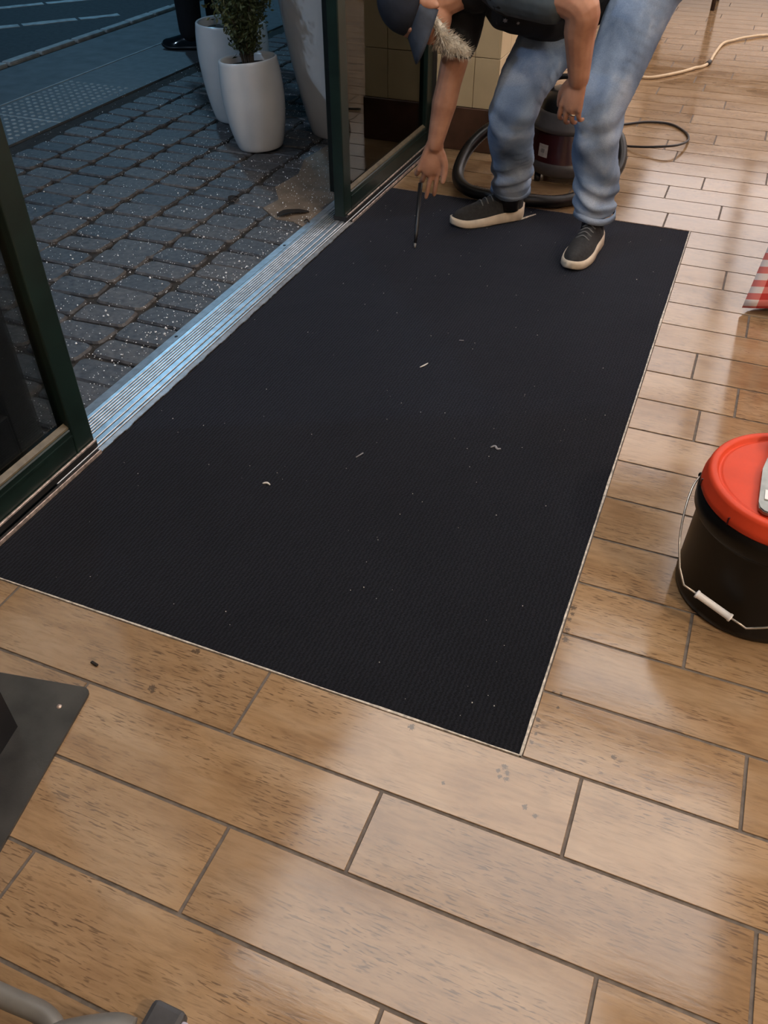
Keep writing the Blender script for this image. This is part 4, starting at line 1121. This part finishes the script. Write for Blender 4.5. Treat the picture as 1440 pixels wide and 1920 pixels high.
# sticker wraps the drum
b = bmesh.new(); lathe(b, [(0.1472, 0.115), (0.1452, 0.165)], VC, 8, math.radians(232), math.radians(251)); st = bm_obj('sticker', b, simple('white_sticker', (0.45, 0.44, 0.46), 0.5, var=0.2, scale=60), drum)
b = bmesh.new(); lathe(b, [(0.1476, 0.132), (0.1470, 0.147)], VC, 4, math.radians(238), math.radians(245)); bm_obj('sticker_print', b, M['greylint'], st)
# hose, corrugated
HP = catmull([(-0.735, 2.86, 0.17), (-0.83, 2.87, 0.185), (-0.915, 2.79, 0.172), (-0.978, 2.70, 0.105), (-0.975, 2.57, 0.045), (-0.90, 2.462, 0.030), (-0.77, 2.430, 0.029), (-0.62, 2.442, 0.029), (-0.50, 2.505, 0.024),
              (-0.395, 2.63, 0.045), (-0.345, 2.755, 0.10), (-0.372, 2.84, 0.175), (-0.43, 2.86, 0.205)], 22)
b = bmesh.new(); tube(b, HP, [0.0235 + (0.0016 if i % 2 else 0) for i in range(len(HP))], 14); bm_obj('hose', b, M['hose'], vac, True)
b = bmesh.new(); tube(b, catmull([(-0.46, 2.95, 0.24), (-0.47, 3.25, 0.10), (-0.52, 3.55, 0.02), (-0.46, 3.65, 0.006), (-0.36, 3.73, 0.006), (-0.25, 3.735, 0.006), (-0.165, 3.63, 0.006), (-0.138, 3.50, 0.012), (-0.16, 3.36, 0.03), (-0.215, 3.29, 0.035),
                                  (-0.32, 3.29, 0.02), (-0.43, 3.32, 0.006), (-0.55, 3.35, 0.006), (-0.75, 3.4, 0.006)], 8), 0.0055, 8); bm_obj('power_cord', b, M['cord'], vac, True)

# cream extension cord
cordp = [(-0.95, 4.72), (-0.80, 4.66), (-0.646, 4.597), (-0.56, 4.56), (-0.473, 4.566), (-0.37, 4.68), (-0.30, 4.80), (-0.262, 4.87), (-0.225, 4.93), (-0.197, 5.04), (-0.19, 5.28), (-0.167, 5.56), (-0.115, 5.68), (-0.037, 5.80), (0.09, 5.93), (0.4, 6.1), (0.9, 6.3)]
ec = empty('extension_cord', (-0.473, 4.566, 0), 'cream extension cord snaking across the far floor tiles', 'cord')
b = bmesh.new(); tube(b, catmull([(x, y, 0.009 + 0.002 * (i % 2)) for i, (x, y) in enumerate(cordp)], 8), 0.0085, 10); bm_obj('cable', b, M['cream'], ec, True)
b = bmesh.new(); tube(b, [(-0.206, 4.985, 0.011), (-0.196, 5.05, 0.011)], 0.013, 10); bm_obj('plug', b, M['cord'], ec, True)

# ------------------------------------------------------------------ bucket
BC = (0.343, 0.575)
bk = empty('bucket', (BC[0], BC[1], 0), 'round black plastic bucket with bright orange lid and wire handle', 'bucket')
b = bmesh.new()
lathe(b, [(0.0005, 0.006), (0.143, 0.006), (0.150, 0.0), (0.155, 0.006), (0.1565, 0.02), (0.1525, 0.195), (0.154, 0.203), (0.161, 0.206), (0.1645, 0.212), (0.1655, 0.235), (0.1635, 0.252), (0.1575, 0.256), (0.1545, 0.262)], BC, 72)
bm_obj('body', b, M['bucket'], bk, True)
b = bmesh.new()
lathe(b, [(0.1550, 0.2535), (0.1615, 0.2535), (0.1635, 0.2570), (0.1625, 0.2680), (0.1600, 0.2720), (0.1575, 0.2860), (0.1545, 0.2925), (0.1500, 0.2945), (0.1430, 0.2945), (0.1395, 0.2925), (0.1370, 0.2865), (0.1340, 0.2855), (0.1310, 0.2880), (0.1280, 0.2890), (0.05, 0.2895), (0.0005, 0.2895)], BC, 72)
lid = bm_obj('lid', b, M['orange'], bk, True)
for a in (190, 231, 300):
    aa = math.radians(a); cx_, cy_ = BC[0] + 0.1625 * math.cos(aa), BC[1] + 0.1625 * math.sin(aa)
    b = bmesh.new(); box(b, -0.0012, 0.0025, -0.0011, 0.0011, 0.2545, 0.271, M=Matrix.Translation((cx_, cy_, 0)) @ Matrix.Rotation(aa, 4, 'Z')); bm_obj('tear_slot', b, M['redhandle'], lid)
# bail handle hanging down in front
hang = [(0.183, 0.625, 0.222), (0.172, 0.585, 0.218), (0.168, 0.535, 0.195), (0.172, 0.488, 0.160), (0.186, 0.452, 0.118), (0.202, 0.432, 0.094), (0.224, 0.417, 0.094)]
g0, g1 = Vector((0.2265, 0.4185, 0.0935)), Vector((0.300, 0.3985, 0.0720))
rest_ = [g1, Vector((0.318, 0.396, 0.066)), Vector((0.330, 0.394, 0.061)), Vector((0.345, 0.394, 0.068)), Vector((0.37, 0.395, 0.082)), Vector((0.42, 0.407, 0.115)), Vector((0.48, 0.45, 0.17)), Vector((0.512, 0.52, 0.212)), Vector((0.510, 0.545, 0.22))]
b = bmesh.new(); tube(b, catmull(hang[:-2], 6) + [Vector(hang[-2]), g0], 0.0021, 8); bail = bm_obj('bail_wire', b, M['wire'], bk, True)
b = bmesh.new(); tube(b, rest_[:4] + catmull(rest_[3:], 6)[1:], 0.0021, 8); bm_obj('bail_wire', b, M['wire'], bk, True)
b = bmesh.new(); dv = (g1 - g0)
tube(b, [g0 + dv * q for q in (0, 0.01, 0.06, 0.08, 0.92, 0.94, 0.99, 1.0)], [0.004, 0.0085, 0.0085, 0.0072, 0.0072, 0.0085, 0.0085, 0.004], 14); bm_obj('grip', b, M['grip'], bail, True)
for p_ in ((0.183, 0.625, 0.222), (0.510, 0.545, 0.22)):
    b = bmesh.new(); bmesh.ops.create_icosphere(b, subdivisions=2, radius=0.006, matrix=Matrix.Translation(p_)); bm_obj('handle_boss', b, M['bucket'], bk, True)

# scraper lying on the lid
sk = empty('scraper', (0.315, 0.55, 0.289), 'spotted steel scraper blade with dark red handle lying on the orange lid', 'scraper')
b = bmesh.new()
poly = [(0.281, 0.475), (0.283, 0.460), (0.291, 0.4515), (0.303, 0.449), (0.333, 0.450), (0.345, 0.455), (0.350, 0.47), (0.343, 0.60), (0.325, 0.632), (0.300, 0.634), (0.289, 0.622), (0.282, 0.58)]
prism(b, poly, 0.2935, 0.3015); bmesh.ops.bevel(b, geom=[e for e in b.edges if abs(e.verts[0].co.z - e.verts[1].co.z) < 1e-6 and e.verts[0].co.z > 0.3], offset=0.002, segments=2, affect='EDGES')
bm_obj('blade', b, M['steel'], sk)
b = bmesh.new(); prism(b, [(0.290, 0.485), (0.312, 0.485), (0.312, 0.513), (0.290, 0.513)], 0.3012, 0.3035); bm_obj('blade_sticker', b, M['grip'], sk)
b = bmesh.new(); tube(b, catmull([(0.311, 0.622, 0.303), (0.309, 0.655, 0.308), (0.306, 0.70, 0.307)], 5), [0.012] * 4 + [0.016] * 4 + [0.017] * 3, 14); bm_obj('handle', b, M['redhandle'], sk, True)

# ------------------------------------------------------------------ stand on a steel base plate (lower left)
e1 = Vector((-0.982, -0.188, 0)).normalized(); e2 = Vector((0.188, -0.982, 0)).normalized()
C0 = Vector((-0.786, -0.166, 0)); S_ = 0.46
std = empty('floor_stand', C0 + (e1 + e2) * S_ / 2, 'black square post on a dark grey steel base plate near the left edge', 'stand')
b = bmesh.new(); poly = []
for (ux, uy), a0 in (((0, 0), 180), ((S_, 0), 270), ((S_, S_), 0), ((0, S_), 90)):
    rr = 0.016; cu = (rr if ux == 0 else S_ - rr, rr if uy == 0 else S_ - rr)
    for a in (0, 22.5, 45, 67.5, 90):
        t_ = math.radians(a0 + a); q = C0 + e1 * (cu[0] + rr * math.cos(t_)) + e2 * (cu[1] + rr * math.sin(t_)); poly.append((q.x, q.y))
prism(b, poly, 0.0005, 0.006); bm_obj('base_plate', b, M['plate'], std)
PC = Vector((-0.857, -0.286, 0))
b = bmesh.new(); A = [PC, PC + e1 * 0.20, PC + e1 * 0.20 + e2 * 0.20, PC + e2 * 0.20]
prism(b, [(q.x, q.y) for q in A], 0.006, 1.05); bm_obj('post', b, M['post'], std)
for k, q in enumerate(((0.04, 0.05), (0.03, 0.30))):
    c = C0 + e1 * q[0] + e2 * q[1]; b = bmesh.new(); lathe(b, [(0.0005, 0.0085), (0.004, 0.008), (0.005, 0.006)], (c.x, c.y), 10); bm_obj('screw', b, M['scuffed'], std, True)

# grey tubular frame near the camera (bottom left)
fr = empty('tubular_frame', (-0.43, -0.72, 0), 'grey tubular frame leg with dark foot at the bottom left corner', 'frame')
b = bmesh.new(); tube(b, catmull([(-0.70, -0.672, 0.115), (-0.52, -0.664, 0.112), (-0.45, -0.662, 0.105), (-0.405, -0.69, 0.10)], 6), 0.0135, 14); bm_obj('rail', b, M['greytube'], fr, True)
b = bmesh.new(); tube(b, catmull([(-0.47, -0.74, 0.10), (-0.43, -0.685, 0.105), (-0.372, -0.645, 0.10), (-0.345, -0.638, 0.095)], 6), 0.022, 16); bm_obj('joint_sleeve', b, M['greytube'], fr, True)
b = bmesh.new(); tube(b, [(-0.43, -0.72, 0.10), (-0.43, -0.73, 0.0)], 0.0125, 14); bm_obj('leg', b, M['greytube'], fr, True)
b = bmesh.new(); box(b, -0.368, -0.315, -0.655, -0.572, 0.0, 0.028, bev=0.008, seg=2); ft = bm_obj('foot', b, M['darkfoot'], fr)
b = bmesh.new(); box(b, -0.318, -0.306, -0.645, -0.582, 0.004, 0.024, bev=0.004, seg=2); bm_obj('foot_cap', b, M['lilac'], ft)
b = bmesh.new(); tube(b, [(-0.40, -0.695, 0.10), (-0.36, -0.65, 0.02)], 0.011, 12); bm_obj('brace', b, M['greytube'], fr, True)

# ------------------------------------------------------------------ table with gingham cloth at the right edge
TX0, TX1, TY0, TY1, TZ = 0.300, 1.06, 1.905, 2.665, 0.74
tb = empty('cafe_table', ((TX0 + TX1) / 2, (TY0 + TY1) / 2, 0), 'square wooden cafe table under the red checked cloth at the right edge', 'table')
b = bmesh.new(); box(b, TX0, TX1, TY0, TY1, TZ - 0.03, TZ, bev=0.004); bm_obj('table_top', b, M['chairwood'], tb)
for x, y in ((TX0 + 0.05, TY0 + 0.05), (TX1 - 0.05, TY0 + 0.05), (TX0 + 0.05, TY1 - 0.05), (TX1 - 0.05, TY1 - 0.05)):
    b = bmesh.new(); box(b, x - 0.022, x + 0.022, y - 0.022, y + 0.022, 0.0, TZ - 0.03, bev=0.003); bm_obj('leg', b, M['chairwood'], tb)
# cloth: a square sheet whose edges hang, gathered into folds at the corners
b = bmesh.new(); uvl = b.loops.layers.uv.new('UVMap')
drop = 0.70; n = 96
cx_, cy_ = (TX0 + TX1) / 2, (TY0 + TY1) / 2; hx, hy = (TX1 - TX0) / 2 + 0.004, (TY1 - TY0) / 2 + 0.004
grid = {}
per = []
for k in range(160):
    t_ = k / 160 * 4; sd = int(t_); f = t_ - sd
    P_ = [(-hx, -hy), (hx, -hy), (hx, hy), (-hx, hy)]; a = Vector(P_[sd]); e = Vector(P_[(sd + 1) % 4]); q = a.lerp(e, f)
    nrm_ = [Vector((0, -1)), Vector((1, 0)), Vector((0, 1)), Vector((-1, 0))][sd]
    edge = min(f, 1 - f)
    if edge < 0.12:
        oth = [Vector((0, -1)), Vector((1, 0)), Vector((0, 1)), Vector((-1, 0))][(sd - 1) % 4 if f < 0.5 else (sd + 1) % 4]
        nrm_ = (nrm_ + oth * (1 - edge / 0.12)).normalized()
    per.append((q, nrm_, t_, edge))
levels = 26
rows = []
for l in range(levels + 1):
    h = l / levels; row = []
    for q, nr_, t_, edge in per:
        corner = max(0, 1 - edge / 0.14)
        wave = 0.018 * h * math.sin(t_ * 2 * math.pi * 3.0 + 0.6) + 0.075 * h * corner ** 1.5 + 0.008 * h
        p = q + nr_ * wave
        z = TZ + 0.002 - drop * h - 0.025 * h * corner + 0.01 * h * math.sin(t_ * 9)
        if h < 0.06: z = TZ + 0.002 - drop * h
        row.append((b.verts.new((cx_ + p.x, cy_ + p.y, z)), t_, h))
    rows.append(row)
for l in range(levels):
    for k in range(160):
        kk = (k + 1) % 160
        f = b.faces.new((rows[l][k][0], rows[l][kk][0], rows[l + 1][kk][0], rows[l + 1][k][0]))
        for lp, (t_, h) in zip(f.loops, ((rows[l][k][1], rows[l][k][2]), (rows[l][k][1] + 0.025, rows[l][k][2]), (rows[l][k][1] + 0.025, rows[l + 1][k][2]), (rows[l][k][1], rows[l + 1][k][2]))):
            lp[uvl].uv = (t_ * hx * 2, h * drop)
f = b.faces.new([r[0] for r in rows[0]])
for lp in f.loops: lp[uvl].uv = (lp.vert.co.x, lp.vert.co.y)
cl = bm_obj('tablecloth', b, M['gingham'], None, True); rooted(cl, (cx_, cy_, TZ))
sm = cl.modifiers.new('t', 'SOLIDIFY'); sm.thickness = 0.0012; sm.offset = 1
trot = math.radians(-9); pc = Vector((TX0 - 0.05, TY0 - 0.05, 0)); dc = Matrix.Rotation(trot, 3, 'Z') @ (Vector((cx_, cy_, 0)) - pc) + pc
for o in (tb, cl):
    o.location.x = dc.x; o.location.y = dc.y; o.rotation_euler = (0, 0, trot)
tag(cl, 'red and white gingham tablecloth hanging almost to the floor at right', 'tablecloth')

# ------------------------------------------------------------------ chair and table at the far end
ch = empty('dining_chair', (-0.54, 6.88, 0), 'dark wooden dining chair whose legs show at the top', 'chair')
for x, y, zt_ in ((-0.343, 6.67, 0.44), (-0.736, 6.72, 0.44), (-0.343, 7.07, 0.95), (-0.736, 7.10, 0.95)):
    b = bmesh.new(); tube(b, [(x, y, 0), (x, y, zt_)], [0.015, 0.019], 10); bm_obj('leg', b, M['chairwood'], ch, True)
b = bmesh.new(); box(b, -0.765, -0.315, 6.64, 7.10, 0.44, 0.475, bev=0.008, seg=2); bm_obj('seat', b, M['chairwood'], ch)
for z in (0.62, 0.76, 0.90):
    b = bmesh.new(); box(b, -0.74, -0.34, 7.075, 7.095, z, z + 0.05, bev=0.004); bm_obj('back_slat', b, M['chairwood'], ch)
tb = empty('dining_table', (0.1, 7.9, 0), 'dark wooden dining table beyond the far chair, above the picture', 'table')
b = bmesh.new(); box(b, -0.9, 0.9, 7.3, 8.2, 0.72, 0.75, bev=0.004); bm_obj('table_top', b, M['chairwood'], tb)
for x, y in ((-0.84, 7.36), (0.84, 7.36), (-0.84, 8.14), (0.84, 8.14)):
    b = bmesh.new(); box(b, x - 0.025, x + 0.025, y - 0.025, y + 0.025, 0, 0.72, bev=0.003); bm_obj('leg', b, M['chairwood'], tb)

# ------------------------------------------------------------------ pedestrian outside
PX, PY = -3.27, 4.33
b = bmesh.new()
hipz = 0.90
for s in (-1, 1):
    capsule(b, [(PX, PY, 0.95), (PX + 0.04 * s, PY + 0.08 * s, hipz), (PX + 0.05 * s, PY + 0.09 * s, 0.49), (PX + 0.05 * s, PY + 0.09 * s, 0.10)], [0.12, 0.10, 0.06, 0.045], 14)
    capsule(b, [(PX + 0.10 * s, PY + 0.17 * s, 1.42), (PX + 0.13 * s, PY + 0.22 * s, 1.14), (PX + 0.10 * s, PY + 0.23 * s - 0.03, 0.90)], [0.055, 0.045, 0.032], 12)
    hand(b, Vector((PX + 0.10 * s, PY + 0.23 * s - 0.03, 0.90)), Vector((-0.1, 0, -1)), Vector((-0.5 * s, -0.85 * s, 0)), Vector((-0.85, 0.5, 0)), [(0.2, 0.3, 0.2)] * 4, Vector((-0.5, 0, -0.8)))
capsule(b, [(PX, PY, 0.92), (PX, PY, 1.15), (PX, PY, 1.38), (PX, PY, 1.47)], [0.13, 0.125, 0.14, 0.08], 16)
capsule(b, [(PX, PY, 1.45), (PX - 0.01, PY, 1.56)], [0.055, 0.052], 12)
ellipsoid(b, (PX - 0.01, PY, 1.655), (0.095, 0.077, 0.115)); ellipsoid(b, (PX - 0.06, PY, 1.61), (0.05, 0.055, 0.07)); capsule(b, [(PX - 0.10, PY, 1.66), (PX - 0.115, PY, 1.635)], [0.01, 0.015], 8)
for s in (-1, 1): ellipsoid(b, (PX, PY + 0.078 * s, 1.64), (0.02, 0.011, 0.03), None, 10, 6)
me = remeshed('person', b, 0.008, 3)
pd = link('person', me, M['skin'], None, True); rooted(pd, (PX, PY, 0)); tag(pd, 'person in black trousers and shiny black shoes standing outside on the pavement', 'person')
b = bmesh.new()
for s in (-1, 1): capsule(b, [(PX, PY, 0.96), (PX + 0.04 * s, PY + 0.08 * s, hipz), (PX + 0.05 * s, PY + 0.09 * s, 0.49), (PX + 0.05 * s, PY + 0.09 * s, 0.11)], [0.14, 0.12, 0.085, 0.075], 16)
link('trousers', remeshed('trousers', b, 0.009, 3), M['trouser'], pd, True)
b = bmesh.new()
capsule(b, [(PX, PY, 0.90), (PX, PY, 1.15), (PX, PY, 1.38), (PX, PY, 1.45)], [0.155, 0.15, 0.165, 0.10], 18)
for s in (-1, 1): capsule(b, [(PX + 0.10 * s, PY + 0.17 * s, 1.42), (PX + 0.13 * s, PY + 0.22 * s, 1.14), (PX + 0.10 * s, PY + 0.23 * s - 0.025, 0.95)], [0.075, 0.062, 0.050], 14)
link('jacket', remeshed('jacket', b, 0.010, 3), M['trouser'], pd, True)
b = bmesh.new(); ellipsoid(b, (PX + 0.008, PY, 1.685), (0.10, 0.084, 0.098)); bmesh.ops.bisect_plane(b, geom=b.verts[:] + b.edges[:] + b.faces[:], plane_co=(PX - 0.02, PY, 1.66), plane_no=(-0.6, 0, -0.8), clear_outer=True)
bm_obj('hair', b, M['post'], pd, True)
for s in (-1, 1):
    make_shoe(pd, (PX + 0.05 * s + 0.075, PY + 0.09 * s + 0.02, 0.0), (PX + 0.05 * s - 0.20, PY + 0.09 * s - 0.05, 0.0), (M['patent'], M['black'], None), sole_h=0.016)
